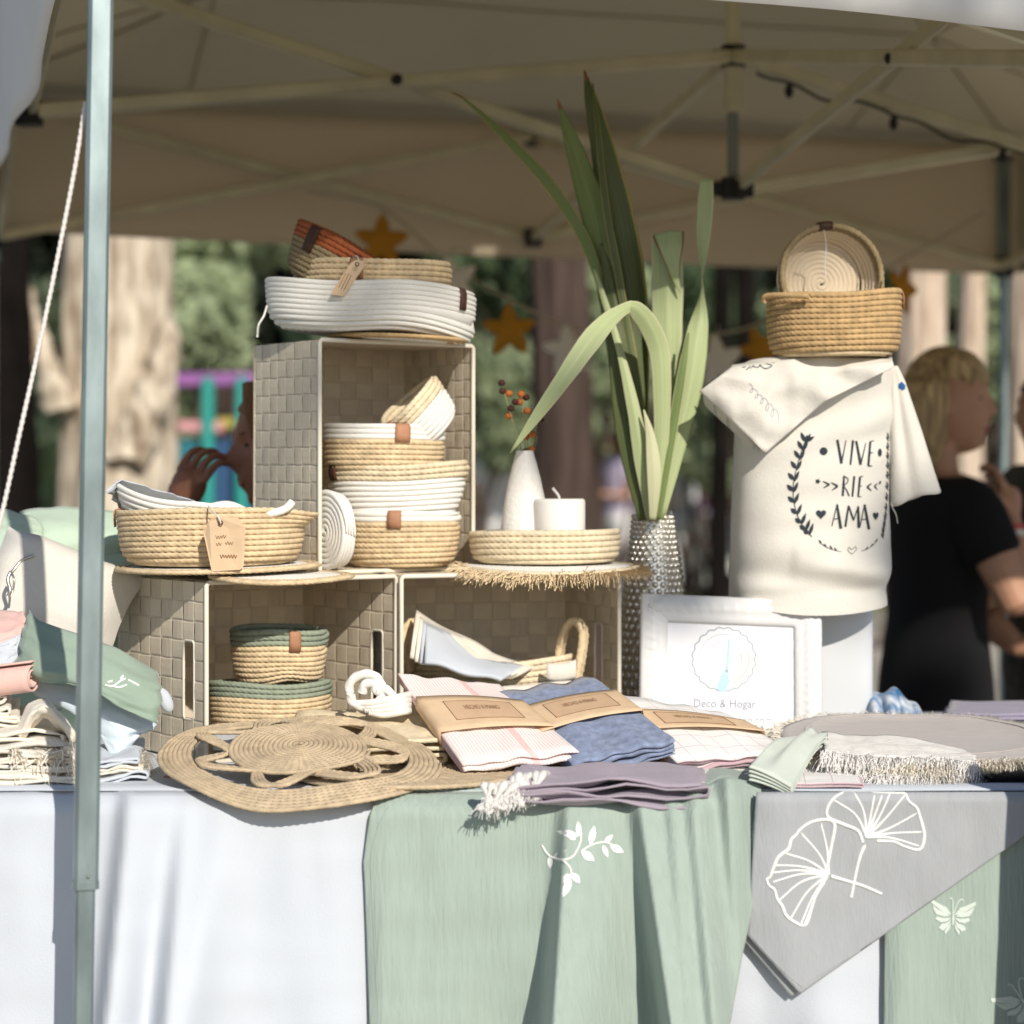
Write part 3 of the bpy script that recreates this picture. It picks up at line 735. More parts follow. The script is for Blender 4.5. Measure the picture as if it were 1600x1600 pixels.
woven_box('lower left woven box on its side with two green rimmed baskets inside', O1, (.79, .61), (-.61, .79), .335, .270, .262, 10, 8, 9, GB, slots=((1, 2, 2, 6),), key='a')
O2 = (P(627, 1100, 3.30).x, 3.30, TZ+.004)
woven_box('lower right woven box on its side holding a basket with white cloth', O2, (.92, .38), (-.38, .92), .372, .215, .262, 11, 7, 9, GB, slots=((2, 3, 2, 6),), key='b')
BTOP = TZ+.267
O3 = (P(497, 900, 3.31).x+.002, 3.31, BTOP+.004)
woven_box('upper woven box standing on the lower two with four stacked baskets inside', O3, (.81, .586), (-.586, .81), .290, .205, .362, 9, 8, 13, GB, key='c')
# ------------------------------------------------------------------ baskets
def pose(px, py, d, axis=(0, 0, 1), spin=0.0):
    """frame whose origin is at the given pixel and depth, local z along axis"""
    z = Vector(axis).normalized(); x = Vector((1, 0, 0)); x = (x-z*x.dot(z)).normalized(); y = z.cross(x)
    return Matrix.Translation(P(px, py, d)) @ Matrix((x, y, z)).transposed().to_4x4() @ Matrix.Rotation(spin, 4, 'Z')
def poseXYZ(p, axis=(0, 0, 1), spin=0.0):
    m = pose(800, 735, 1, axis, spin); m.translation = Vector(p); return m
RZ = lambda z: H+z                              # height given relative to eye level
GR = 'rope baskets for sale'
BZ = BTOP-H                                     # top of the lower boxes relative to the eye
# two round rope mats lying on the lower boxes at the left
def coil_mat(label, px, d, z, r, tilt=(0, 0, 1), inner='cotton_rope', outer='jute_rope', outer_w=.018, group='round rope mats', t=.007, droop=0.0, fr=None, cat='placemat'):
    m = poseXYZ((P(px, 0, d).x, d, RZ(z)), tilt); th_ = thing('round_mat', label, cat, m.translation, group)
    def fn(V):
        V = V.copy(); V[:, 2] -= droop*np.clip(-V[:, 1]/r, 0, 1)**2+.0; return xf(V, m)
    flat_coil('mat_centre', fn, .002, r-outer_w, t, inner, th_)
    flat_coil('mat_border', fn, r-outer_w, r, t*1.25, outer, th_, N=int(2*PI*r/.010))
    return th_, fn
coil_mat('round white rope mat with a jute border, lower one under the tagged basket', 440, 3.16, BZ+.003, .108, droop=.006)
coil_mat('round white rope mat with a jute border, upper one right under the tagged basket', 342, 3.24, BZ+.013, .156, (-.02, .0, 1), droop=.002)

def sag_spout(V):
    V = V.copy(); a = np.arctan2(V[:, 1], V[:, 0]); k = np.exp(-((a+.15)/.35)**2)*np.clip((V[:, 2]-.055)/.03, 0, 1)
    V[:, 0] += k*.022; V[:, 2] -= k*.010; return V
bA = basket('low jute rope basket with a hanging paper tag and white rope inside it', GR, poseXYZ((P(330, 0, 3.23).x, 3.23, RZ(BZ+.022))), .142, .118, .079, .0085, [(10, 'jute_rope', 74)], flare=.95, deform=sag_spout, tags=((184, .022, .022, 'leather'),))
def flop(V):
    V = V.copy(); V[:, 2] += .030*np.clip(-V[:, 0]/.13, 0, 1)**2-.012*np.clip(V[:, 0]/.13, 0, 1)+.006*np.sin(V[:, 0]*60)*(V[:, 1] > 0); return V
basket('floppy white cotton rope basket lying inside the tagged jute basket', GR, poseXYZ((P(316, 0, 3.24).x, 3.24, RZ(-.104)), (.03, 0, 1)), .134, .098, .050, .0075, [(6, 'cotton_rope', 0)], flare=.86, deform=flop, base_mat='cotton_rope', tags=((-46, .019, .022, 'leather'),))
hp = interp([P(396, 806, 3.15), P(425, 802, 3.15), P(446, 795, 3.155), P(457, 784, 3.16)], 40)
tube('handle_end', hp, .0062, 'cotton_rope', bA, sides=10)
cl = [P(172, 772, 3.20), P(190, 752, 3.22), P(222, 760, 3.24), P(256, 770, 3.26), P(285, 778, 3.25), P(312, 788, 3.22)]
cw = np.array([[p+Vector((0, .02*t*3, -.010*t-.012*t*t))+Vector((.004*math.sin(9*t+i), 0, 0)) for t in np.linspace(-.3, 1.2, 8)] for i, p in enumerate(interp([tuple(c) for c in cl], 26).tolist()) for p in [Vector(p)]])
wl = thing('white_liner', 'white cotton cloth tucked in the back of the tagged jute basket', 'cloth', P(240, 775, 3.22))
grid('liner_cloth', cw, 'white_cloth', wl, solid=.0015)
def hang_tag(th_, corners, d, m, hole, cordpts, lines, name='hang_tag'):
    V = [P(x, y, dd) for (x, y), dd in zip(corners, d)]
    c = sum(V, Vector())/len(V); k = len(V); up = Vector((0, -.0012, 0))
    VV = [v for v in V]+[v+up for v in V]
    o = obj(name, VV, [list(range(k-1, -1, -1)), list(range(k, 2*k))]+[[i, (i+1) % k, k+(i+1) % k, k+i] for i in range(k)], m, th_, smooth=False)
    hv = P(*hole, min(d)-.002); tube('eyelet', [hv+Vector((.0028*math.cos(a), -.0006, .0028*math.sin(a))) for a in np.linspace(0, 2*PI, 13)[:-1]], .0008, 'leather_dark', o, sides=5, closed=True)
    tube('tag_cord', interp([P(*q) for q in cordpts], 24), .0012, 'white_fringe', o, sides=6)
    b = bvh_of(o); strokes('tag_lettering', b, lines, 'kraft_print', o, off=.0004, sides=4)
    return o
def scrawl(x0, y0, w_, h_, n_, slant=0.0, seed=0):
    rg_ = np.random.default_rng(seed); pts = []
    for i in range(n_*2+1):
        x = x0+w_*i/(n_*2); pts.append((x+slant*(1 if i % 2 else 0), y0+(h_*rg_.uniform(.5, 1.0) if i % 2 else -h_*rg_.uniform(.1, .6))))
    return pts
hang_tag(bA, [(327, 812), (340, 808), (372, 809), (383, 824), (381, 884), (376, 890), (331, 893), (318, 832)], [3.075]*4+[3.083]*4, 'kraft', (345, 817), [(345, 817, 3.07), (340, 806, 3.07), (330, 797, 3.09), (326, 790, 3.11)],
         [(scrawl(337, 838, 16, 4, 4, seed=1), .5), (scrawl(338, 850, 8, 4, 2, seed=2), .5), (scrawl(352, 848, 12, 4, 3, seed=3), .5), (scrawl(344, 869, 26, 4, 6, seed=4), .7)])

# stack inside the upper box
z0 = BZ+.010
basket('jute rope basket with a white rim at the bottom inside the upper box', GR, poseXYZ((P(626, 0, 3.44).x, 3.44, RZ(z0))), .099, .082, .082, .0088, [(8, 'jute_rope', 56), (2, 'cotton_rope', 0)], flare=.90, tags=((-93, .021, .020, 'leather'),))
basket('white rope basket with a jute rim, second from bottom in the upper box', GR, poseXYZ((P(622, 0, 3.44).x, 3.44, RZ(z0+.073)), (-.03, 0, 1)), .118, .092, .084, .0086, [(7, 'cotton_rope', 0), (3, 'jute_pale', 66)], flare=.80, base_mat='cotton_rope', tags=((-148, .021, .020, 'leather_dark'),))
basket('jute rope basket with a broad white rim, third from bottom in the upper box', GR, poseXYZ((P(598, 0, 3.43).x, 3.43, RZ(z0+.148)), (.02, 0, 1)), .101, .084, .072, .0084, [(6, 'jute_rope', 60), (3, 'cotton_rope', 0)], flare=.96, tags=((-70, .024, .022, 'leather'),))
ax = Vector((-.66, -.22, .72))
pb = P(640, 628, 3.42)-ax.normalized()*.064
basket('small white rope basket with jute rim leaning on top inside the upper box', GR, poseXYZ(pb, ax), .058, .070, .066, .0080, [(5, 'cotton_rope', 0), (3, 'jute_pale', 36)], flare=.86, base_mat='cotton_rope', tags=((-130, .020, .026, 'leather'),))
for k in range(4):
    c = Vector(O3)+Vector((.81, .586, 0))*(.010+.0092*k)+Vector((-.586, .81, 0))*(.004+.003*k)+Vector((0, 0, .064)); a = Vector((.81+.01*k, .586-.03*k, .02*k)).normalized()
    m = poseXYZ(c, a); lab = ('rear most', 'second', 'third', 'front most')[k]
    th_ = thing('rope_coaster', 'white rope coaster standing on edge beside the basket stack, %s of four' % lab, 'coaster', c, 'white rope coasters on edge')
    flat_coil('coil', lambda V: xf(V, m), .002, .062-.0015*k, .0088, 'cotton_rope', th_, per=90)

# on top of the upper box
ZT = BZ+.004+.362
coil_mat('thin round jute edged mat under the white basket on the upper box', 622, 3.415, ZT+.003, .112, (.035, 0, 1), outer='jute_brown', outer_w=.030, t=.006)
def wsag(V):
    V = V.copy(); V[:, 2] += -.010*np.clip(V[:, 0]/.17, -1, 1)-.014*np.clip((V[:, 0]-.02)/.15, 0, 1)**2*(V[:, 2] < .03)+.004*np.sin(V[:, 0]*22); return V
bW = basket('wide low white cotton rope basket on top of the upper woven box', GR, poseXYZ((P(580, 0, 3.41).x, 3.41, RZ(ZT+.016))), .171, .118, .070, .0084, [(9, 'cotton_rope', 0)], flare=.97, deform=wsag, base_mat='cotton_rope', tags=((-31, .017, .028, 'leather_dark'),))
tube('cord_end', interp([P(417, 478, 3.37), P(412, 494, 3.36), P(404, 508, 3.36), P(402, 526, 3.37)], 24), .0018, 'cotton_rope', bW, sides=6)
bJ = basket('jute rope basket with a strap shaped paper tag set inside the white basket', GR, poseXYZ((P(581, 0, 3.41).x, 3.41, RZ(ZT+.043)), (.012, 0, 1)), .127, .098, .078, .0086, [(9, 'jute_rope', 70)], flare=.98, tags=((-98, .021, .026, 'leather'),))
hang_tag(bJ, [(548, 411), (557, 406), (568, 408), (570, 416), (537, 463), (516, 460)], [3.298, 3.30, 3.30, 3.298, 3.287, 3.287], 'kraft', (558, 413), [(558, 413, 3.29), (560, 406, 3.30), (556, 400, 3.32), (548, 404, 3.34)],
         [([(533, 452), (545, 428)], .5), ([(537, 454), (549, 430)], .5), ([(529, 450), (540, 427)], .4)])
ax = Vector((.48, -.12, .87))
pb = P(545, 387, 3.40)-ax.normalized()*.078
basket('olive rope basket with a rust orange rim tilted on top of the left basket pile', GR, poseXYZ(pb, ax), .090, .074, .080, .0076, [(7, 'jute_olive', 52), (3, 'rust_rope', 52)], flare=.84, base_mat='jute_olive', tags=((-128, .020, .036, 'leather_dark'),))

# lower left box
def arch(V):
    V = V.copy(); V[:, 2] += .010*np.exp(-((V[:, 0]-.02)/.03)**2)*np.clip(1-V[:, 2]/.04, 0, 1); return V
basket('larger jute basket with a sage green rim at the bottom of the lower left box', GR, poseXYZ((P(423, 0, 3.255).x, 3.255, RZ(-.398))), .094, .082, .074, .0078, [(7, 'jute_rope', 60), (3, 'sage_rope', 60)], flare=.97, tags=())
basket('small jute basket with a sage green rim standing on the larger green rimmed one', GR, poseXYZ((P(435, 0, 3.255).x, 3.255, RZ(-.324)), (.02, -.05, 1)), .075, .064, .080, .0076, [(7, 'jute_rope', 48), (3, 'sage_rope', 48)], flare=.90, deform=arch, tags=((-66, .018, .025, 'leather'),))

# lower right box: basket with two handles, half hidden by the towels
bH = basket('pale jute basket with two loop handles inside the lower right woven box', GR, poseXYZ((P(768, 0, 3.45).x, 3.45, RZ(-.424))), .136, .090, .116, .0088, [(13, 'jute_pale', 70)], flare=.93)
for pts in ([(872, 1050, 3.44), (874, 1010, 3.44), (886, 978, 3.43), (900, 972, 3.42), (910, 990, 3.41), (906, 1030, 3.40), (900, 1060, 3.40)], [(640, 1050, 3.40), (630, 1010, 3.40), (632, 985, 3.41), (644, 972, 3.42), (654, 985, 3.43), (652, 1020, 3.44), (650, 1050, 3.45)]):
    C = interp([P(*p) for p in pts], 60); W_ = np.array([.0, .014, .0])
    tube('handle', C, .0075, 'jute_rope', bH, sides=9, twist=90, depth=.25)
    tube('handle', C+np.array((0.004, .013, 0)), .0075, 'jute_rope', bH, sides=9, twist=90, depth=.25)
fl = np.array([[P(854+46*u, 1036+4*math.sin(3*u)+28*v-6*u, 3.345-.004*math.sin(PI*v)) for v in np.linspace(0, 1, 6)] for u in np.linspace(0, 1, 8)])
grid('fabric_patch', fl, 'natural_cloth', bH, solid=.002)
# tray with vase and candle
fm, fmf = coil_mat('round white rope mat with a raffia fringe under the tray', 858, 3.40, BZ+.006, .142, (.0, 0, 1), outer='jute_pale', outer_w=.010, droop=.006)
pts = []; drs = []
for a in np.arange(0, 2*PI, .018):
    p = fmf(np.array([[.142*math.cos(a), .142*math.sin(a), .003]]))[0]; pts.append(p); drs.append((math.cos(a), math.sin(a), -.25))
fringe('fringe', pts, drs, .021, 'jute_fringe', fm, per=5, wid=.0008, droop=.35)
basket('round jute rope tray holding a white vase and a candle', GR, poseXYZ((P(852, 0, 3.44).x, 3.44, RZ(BZ+.016))), .121, .104, .045, .0092, [(5, 'jute_pale', 62)], flare=1.0, name='rope_tray', cat='tray', base_mat='jute_pale')
vz = BZ+.030; vp = Vector((P(820, 0, 3.425).x, 3.425, RZ(vz)))
v = thing('bottle_vase', 'tall white ceramic bottle vase with dried berries in the jute tray', 'vase', vp)
vprof = [(.001, .001), (.038, .001), (.0405, .004), (.0405, .012), (.038, .045), (.033, .085), (.026, .118), (.019, .145), (.0138, .163), (.0136, .1645), (.012, .165), (.0108, .163), (.012, .14), (.001, .12)]
lathe('vase_body', interp(vprof, 70, False)[:42], vp, 'ceramic_carved', v, sides=64)
lathe('vase_neck', interp(vprof, 70, False)[41:], vp, 'ceramic', v, sides=64)
cp = Vector((P(874, 0, 3.40).x, 3.40, RZ(vz))); c = thing('pillar_candle', 'unlit white pillar candle beside the vase in the jute tray', 'candle', cp)
lathe('wax_body', [(.001, 0), (.0405, 0), (.0412, .002), (.0412, .082), (.0402, .0865), (.037, .088), (.020, .0865), (.004, .086), (.001, .086)], cp, 'wax', c, sides=64)
tube('wick', interp([cp+Vector((0, 0, .085)), cp+Vector((-.001, 0, .092)), cp+Vector((-.006, 0, .099)), cp+Vector((-.011, 0, .105))], 12), .0022, 'rope_white', c, sides=8)
# dried berry stems
ds = thing('dried_berries', 'sprig of dried orange and dark brown berry heads in the white vase', 'dried flowers', P(822, 722, 3.425))
base = (822, 740)
bal = [(784, 598, 0), (785, 611, 0), (795, 615, 1), (814, 616, 1), (812, 628, 1), (822, 621, 0), (805, 628, 0), (798, 638, 0), (795, 650, 1), (824, 642, 1), (844, 640, 0), (834, 652, 0), (845, 655, 0), (826, 671, 1), (822, 682, 1), (832, 679, 1), (821, 706, 0), (830, 702, 1)]
stems = {0: [(822, 738), (812, 690), (800, 655), (786, 606)], 1: [(824, 738), (820, 690), (816, 650), (816, 622)], 2: [(826, 738), (832, 700), (838, 668), (844, 642)], 3: [(823, 738), (824, 700), (824, 660), (823, 642)]}
for k, pts in stems.items(): tube('stem', interp([P(x, y, 3.425+.004*k) for x, y in pts], 24), .0009, 'stem', ds, sides=5)
for i, (x, y, k) in enumerate(bal):
    r = .0062 if k else .0058; V, Fc = blob_vf((0, 0, 0), r, 12, 16); nn = 1+.16*np.array([nz(*(q*420+i)) for q in V]); o_ = obj('berry_head', V*nn[:, None]*np.array((1, 1, .9))+np.array(P(x, y, 3.42+.006*(i % 3))), Fc, 'berry_orange' if k else 'berry_dark', ds)

# ------------------------------------------------------------------ silver vase with leaves
sp_ = Vector((P(1021, 0, 3.56).x, 3.56, TZ)); sv = thing('silver_vase', 'tall silver vase covered in hammered beads holding long striped leaves', 'vase', sp_)
vt = RZ(-.066)-TZ
prof = [(.001, .002), (.058, .002), (.061, .02), (.056, .12), (.047, .22), (.038, .30), (.0315, vt), (.029, vt), (.029, vt-.05), (.001, vt-.06)]
lathe('vase_body', interp(prof, 60, False), sp_, 'silver', sv, sides=48)
parts = []; row = 0; zz = .02
while zz < vt-.008:
    r = float(np.interp(zz, [.02, .12, .22, .30, vt], [.061, .056, .047, .038, .0315])); nb = 22
    for k in range(nb):
        a = 2*PI*(k+.5*(row % 2))/nb; br = PI*r/nb*.98
        V, Fc = blob_vf((r*math.cos(a), r*math.sin(a), zz), (br, br, br*.95), 5, 8); parts.append((V+np.array(sp_), Fc))
    zz += 2*PI*r/nb*.84; row += 1
V, Fc = join(parts); obj('bead_relief', V, Fc, 'silver', sv, kind='stuff')
tag(lv := thing('leaf_bunch', 'bunch of long green leaves with pale margins standing in the silver vase', 'plant', Vector((sp_.x, sp_.y, TZ+vt))))
def leaf(pts, mats=('leaf_green', 'leaf_cream'), fold=.25, roll=0.0, edge=1, label=None, tip=False):
    """blade: (x, y, width_px, depth[, roll degrees]) along its midrib"""
    A = interp([(x, y, w_, d, (r_[0] if r_ else roll)) for x, y, w_, d, *r_ in pts], 44); Cn = np.array([P(a[0], a[1], a[3]) for a in A]); T = np.gradient(Cn, axis=0); T /= np.linalg.norm(T, axis=1)[:, None]
    rows = []; view = np.array((0, 1.0, 0))
    for c_, t_, a in zip(Cn, T, A):
        s = np.cross(t_, view); s /= np.linalg.norm(s)+1e-9; nrm = np.cross(s, t_); w_ = max(a[2], .6)/F*a[3]/2*(1+.05*nz(a[0]*.03, a[1]*.03, 4)); q = R(a[4]); s2 = s*math.cos(q)+nrm*math.sin(q); n2 = np.cross(s2, t_)
        rows.append([c_+s2*w_*k+n2*fold*w_*(abs(k)-.5) for k in (-1, -.86, -.5, -.15, 0, .15, .5, .86, 1)])
    G = np.array(rows); mi = np.tile([1 if edge & 1 else 0, 0, 0, 0, 0, 0, 0, 1 if edge & 2 else 0], len(G)-1)
    if tip: mi[int(len(mi)*.955)//8*8:] = 2
    o = grid('leaf', G, list(mats)+['leaf_brown'], lv, midx=mi); s = o.modifiers.new('thickness', 'SOLIDIFY'); s.thickness = .0007; s.offset = 0
    if label: o['label'] = label
    return o
D = 3.52
leaf([(1010, 812, 12, D), (995, 720, 26, D-.01), (980, 620, 34, D), (958, 510, 20, D+.02), (935, 430, 16, D+.02), (905, 358, 18, D+.02), (860, 290, 19, D), (810, 235, 15, D), (760, 185, 9, D), (722, 152, 3, D)], ('leaf_green', 'leaf_yellow'), edge=3)
leaf([(722, 152, 3.2, D), (712, 147, 2.4, D), (704, 145, .8, D)], ('leaf_brown', 'leaf_brown'), label='withered brown leaf tip')
leaf([(1012, 812, 12, D+.02), (990, 700, 28, D+.02), (970, 560, 38, D+.03), (955, 450, 44, D+.04), (935, 355, 44, D+.03), (908, 265, 34, D+.02), (888, 205, 20, D+.01), (871, 155, 1.5, D)], ('leaf_green', 'leaf_green'), edge=0, fold=.35, tip=True)
leaf([(1015, 812, 12, D+.03), (1000, 700, 26, D+.03), (992, 560, 44, D+.04), (982, 450, 58, D+.05), (966, 350, 56, D+.04), (944, 240, 40, D+.03), (925, 160, 22, D+.02), (913, 110, 2, D+.02)], ('leaf_dark', 'leaf_yellow'), edge=1, fold=.4, tip=True)
leaf([(1013, 812, 9, D+.01), (1000, 640, 14, D), (975, 480, 12, D), (948, 330, 11, D), (934, 200, 8, D+.01), (926, 130, 2, D+.01)], ('leaf_dark', 'leaf_yellow'), edge=3, fold=.2)
leaf([(1008, 812, 20, D-.01), (985, 700, 36, D-.01), (975, 610, 40, D), (968, 530, 36, D), (955, 440, 22, D+.01), (940, 380, 6, D+.01)], ('leaf_dark', 'leaf_cream'), edge=1, fold=.3)
leaf([(1022, 812, 10, D-.03), (1033, 700, 22, D-.04), (1034, 590, 30, D-.06), (1028, 540, 33, D-.07), (1012, 505, 32, D-.09), (996, 486, 28, D-.11), (987, 480, 20, D-.12), (982, 480, 18, D-.125), (970, 486, 20, D-.135), (948, 503, 28, D-.15), (918, 538, 34, D-.18), (876, 598, 26, D-.20), (835, 655, 16, D-.20), (797, 708, 1.5, D-.19)], ('leaf_pale', 'leaf_cream'), edge=3, fold=.25)
leaf([(1018, 812, 16, D-.02), (1004, 720, 26, D-.03), (990, 640, 20, D-.03), (968, 545, 11, D-.02), (945, 470, 9, D-.01), (928, 420, 3, D)], ('leaf_pale', 'leaf_cream'), edge=3, fold=.3)
leaf([(1026, 812, 14, D-.01), (1036, 700, 28, D-.01), (1042, 600, 40, D), (1043, 500, 48, D), (1043, 420, 50, D+.01), (1042, 364, 49, D+.01)], ('leaf_pale', 'leaf_cream'), edge=3, fold=.35)
leaf([(1044, 363, 50, D+.005), (1048, 385, 40, D-.01), (1052, 415, 22, D-.015), (1058, 442, 9, D-.012), (1064, 458, 2, D-.01)], ('leaf_pale', 'leaf_brown'), edge=3, fold=.3, label='snapped leaf tip folded down')
leaf([(1032, 812, 12, D-.02), (1056, 700, 30, D-.02), (1078, 600, 40, D-.02), (1090, 520, 34, D-.01), (1096, 460, 12, D, 60), (1097, 430, 10, D, 110), (1098, 380, 22, D, 160), (1102, 320, 25, D, 178), (1104, 279, 20, D, 180)], ('leaf_pale', 'leaf_cream'), edge=2, fold=.3)
leaf([(1029, 812, 9, D-.03), (1048, 690, 15, D-.04), (1066, 580, 14, D-.05), (1076, 520, 4, D-.05)], ('leaf_green', 'leaf_cream'), edge=3, fold=.3)
leaf([(1020, 812, 10, D-.04), (1022, 740, 22, D-.05), (1016, 680, 14, D-.05), (1006, 640, 2, D-.05)], ('leaf_cream', 'leaf_cream'), edge=3, fold=.2)

# ------------------------------------------------------------------ framed sign
TL, TRr, BL_ = P(1001, 929, 3.43), P(1282, 941, 3.44), P(1020, 1165, 3.36)
fx = (TRr-TL).normalized(); fz = (TL-BL_); fz = (fz-fx*fz.dot(fx)).normalized(); fy = fx.cross(fz)*-1
fy = fz.cross(fx); FW, FH = (TRr-TL).length, .242
if fy.y < 0: fy = -fy
fr = thing('picture_frame', 'white ornate picture frame with the printed stall logo leaning back', 'picture frame', BL_)
def fp(a, b, c=0.0): return TL+fx*a-fz*b-fy*c       # a right, b down, c towards the viewer
pr = [(0, -.004), (0, .010), (.004, .014), (.012, .012), (.018, .016), (.026, .013), (.034, .009), (.040, .010), (.044, .004), (.044, -.004)]
corners = [(0, 0, 1, 1), (FW, 0, -1, 1), (FW, FH, -1, -1), (0, FH, 1, -1)]
for s in range(4):
    rows = []
    for t in np.linspace(0, 1, 40):
        row = []
        for (w_, h_) in pr:
            (a0, b0, sx0, sy0), (a1, b1, sx1, sy1) = corners[s], corners[(s+1) % 4]
            pa = (a0+sx0*w_, b0+sy0*w_); pb_ = (a1+sx1*w_, b1+sy1*w_)
            a, b = pa[0]+(pb_[0]-pa[0])*t, pa[1]+(pb_[1]-pa[1])*t
            orn = .0028*math.sin(t*88)*math.exp(-((w_-.020)/.006)**2)+.0015*nz(a*160, b*160)
            row.append(fp(a, b, h_+orn))
        rows.append(row)
    grid('frame_rail', np.array(rows), 'frame_white', fr)
for (a, b, sx, sy) in corners:
    parts = []
    for k in range(14):
        aa, rr = k*2.4, .003+.0017*k; V, Fc = blob_vf(fp(a+sx*(.022+rr*.55*math.cos(aa)), b+sy*(.022+rr*.55*math.sin(aa)), .014-.0004*k), (.0062-.0002*k, .004, .0055-.0002*k), 8, 10); parts.append((V, Fc))
    V, Fc = join(parts); obj('corner_ornament', V, Fc, 'frame_white', fr, kind='stuff')
def quad(name, a0, b0, a1, b1, c, m, parent): return obj(name, [fp(a0, b0, c), fp(a1, b0, c), fp(a1, b1, c), fp(a0, b1, c)], [[0, 1, 2, 3]] if name == 'glass_pane' else [[0, 3, 2, 1]], m, parent, smooth=False)
pap = quad('printed_paper', .042, .042, FW-.042, FH-.042, .001, 'paper', fr)
quad('back_board', .01, .01, FW-.01, FH-.01, -.003, 'kraft', fr)
quad('glass_pane', .042, .042, FW-.042, FH-.042, .0042, 'glass', fr)
bp_ = bvh_of(pap)
def ring(cx, cy, r, sc=0, n=120, a0=0, a1=2*PI, sy=1.0): return [(cx+(r+(sc*abs(math.sin(10*a)) if sc else 0))*math.cos(a), cy+sy*(r+(sc*abs(math.sin(10*a)) if sc else 0))*math.sin(a)) for a in np.linspace(a0, a1, n)]
def lines2(name, bvh, L, m, parent, off=.0006):
    """printed line work: thin flat ribbons"""
    V, Fc = [], []
    for pts, w_ in L:
        A = np.array(pts, dtype=float); T = np.gradient(A, axis=0); T /= np.linalg.norm(T, axis=1)[:, None]+1e-9; Nn = np.stack([-T[:, 1], T[:, 0]], 1); ww = np.broadcast_to(np.asarray(w_, dtype=float), (len(A),)) if not isinstance(w_, (list, tuple)) else interp([[q] for q in w_], len(A), False)[:, 0]
        a = project(bvh, A+Nn*ww[:, None]/2, off); b = project(bvh, A-Nn*ww[:, None]/2, off); o = len(V); k = len(A)
        V += list(a)+list(b); Fc += [[o+i, o+i+1, o+k+i+1, o+k+i] for i in range(k-1)]
    return obj(name, np.array(V), Fc, m, parent, smooth=False)
lines2('logo_ring', bp_, [(ring(1131, 1030, 47, 3.2), 1.7), (ring(1131, 1030, 27), .6), (ring(1131, 1030, 39), .6)], 'print_mid', fr)
fills('logo_band', bp_, [ring(1131, 1030, 46, n=30, a0=-.3, a1=1.2)+ring(1131, 1030, 28, n=30, a0=-.3, a1=1.2)[::-1]], 'print_pink', fr, off=.0004)
fills('logo_drop', bp_, [[(1138, 998), (1141, 1000), (1140, 1030), (1138, 1050), (1134, 1050), (1135, 1030)], [(1131, 1046), (1137, 1046), (1140, 1066), (1134, 1080), (1126, 1082), (1120, 1076), (1124, 1062)]], 'print_blue', fr, off=.0008)
def text_vf(s, italic=0.0):
    cu = bpy.data.curves.new('lettering', 'FONT'); cu.body = s; cu.align_x = 'LEFT'; cu.resolution_u = 3; o = bpy.data.objects.new('lettering', cu); COL.objects.link(o)
    dg = bpy.context.evaluated_depsgraph_get(); me = o.evaluated_get(dg).to_mesh(); V = np.array([v.co[:2] for v in me.vertices]); Fc = [list(p.vertices) for p in me.polygons]
    o.evaluated_get(dg).to_mesh_clear(); bpy.data.objects.remove(o); bpy.data.curves.remove(cu)
    V[:, 0] -= V[:, 0].min(); return V, Fc
def text_px(name, s, x0, y0, w_, h_, bvh, m, parent, dx=(1, 0), dy=(0, -1), off=.0006):
    V, Fc = text_vf(s); V = V/np.array((V[:, 0].max(), .7)); X = np.array((x0, y0))+V[:, :1]*w_*np.array(dx)+V[:, 1:]*h_*np.array(dy)
    return obj(name, project(bvh, X, off), Fc, m, parent, smooth=False)
text_px('lettering', 'Decó & Hogar', 1084, 1105, 97, 13, bp_, 'print_grey', fr, dx=(1, .01), dy=(.02, -1))
text_px('lettering', 'hechoamano.com', 1096, 1129, 110, 11, bp_, 'print_grey', fr, dx=(1, .01), dy=(.02, -1))

# ------------------------------------------------------------------ tote over a white stand
st = thing('display_stand', 'plain white display column carrying the printed cotton bag', 'stand', (P(1268, 0, 3.58).x, 3.58, TZ))
sx = P(1268, 0, 3.58).x
rows = []
for z in (TZ, TZ+.004, TZ+.2, RZ(.17), RZ(.176), RZ(.178)):
    k = .97 if z in (TZ, RZ(.176)) else (0.02 if z == RZ(.178) else 1); row = []
    for a in np.arange(48)/48*2*PI:
        c_, s_ = math.cos(a), math.sin(a); e = 2/7; row.append((sx+k*.096*np.sign(c_)*abs(c_)**e, 3.58+k*.07*np.sign(s_)*abs(s_)**e, z))
    rows.append(row)
grid('column', np.array(rows), 'stand_white', st, cv=True, smooth=True)
tt = thing('tote_bag', 'cream cotton bag printed with a laurel wreath and dark lettering', 'bag', (P(1265, 0, 3.5).x, 3.5, RZ(-.21)))
rows = []
ys = np.concatenate([[556, 560, 566], np.linspace(574, 930, 46), [940, 943]])
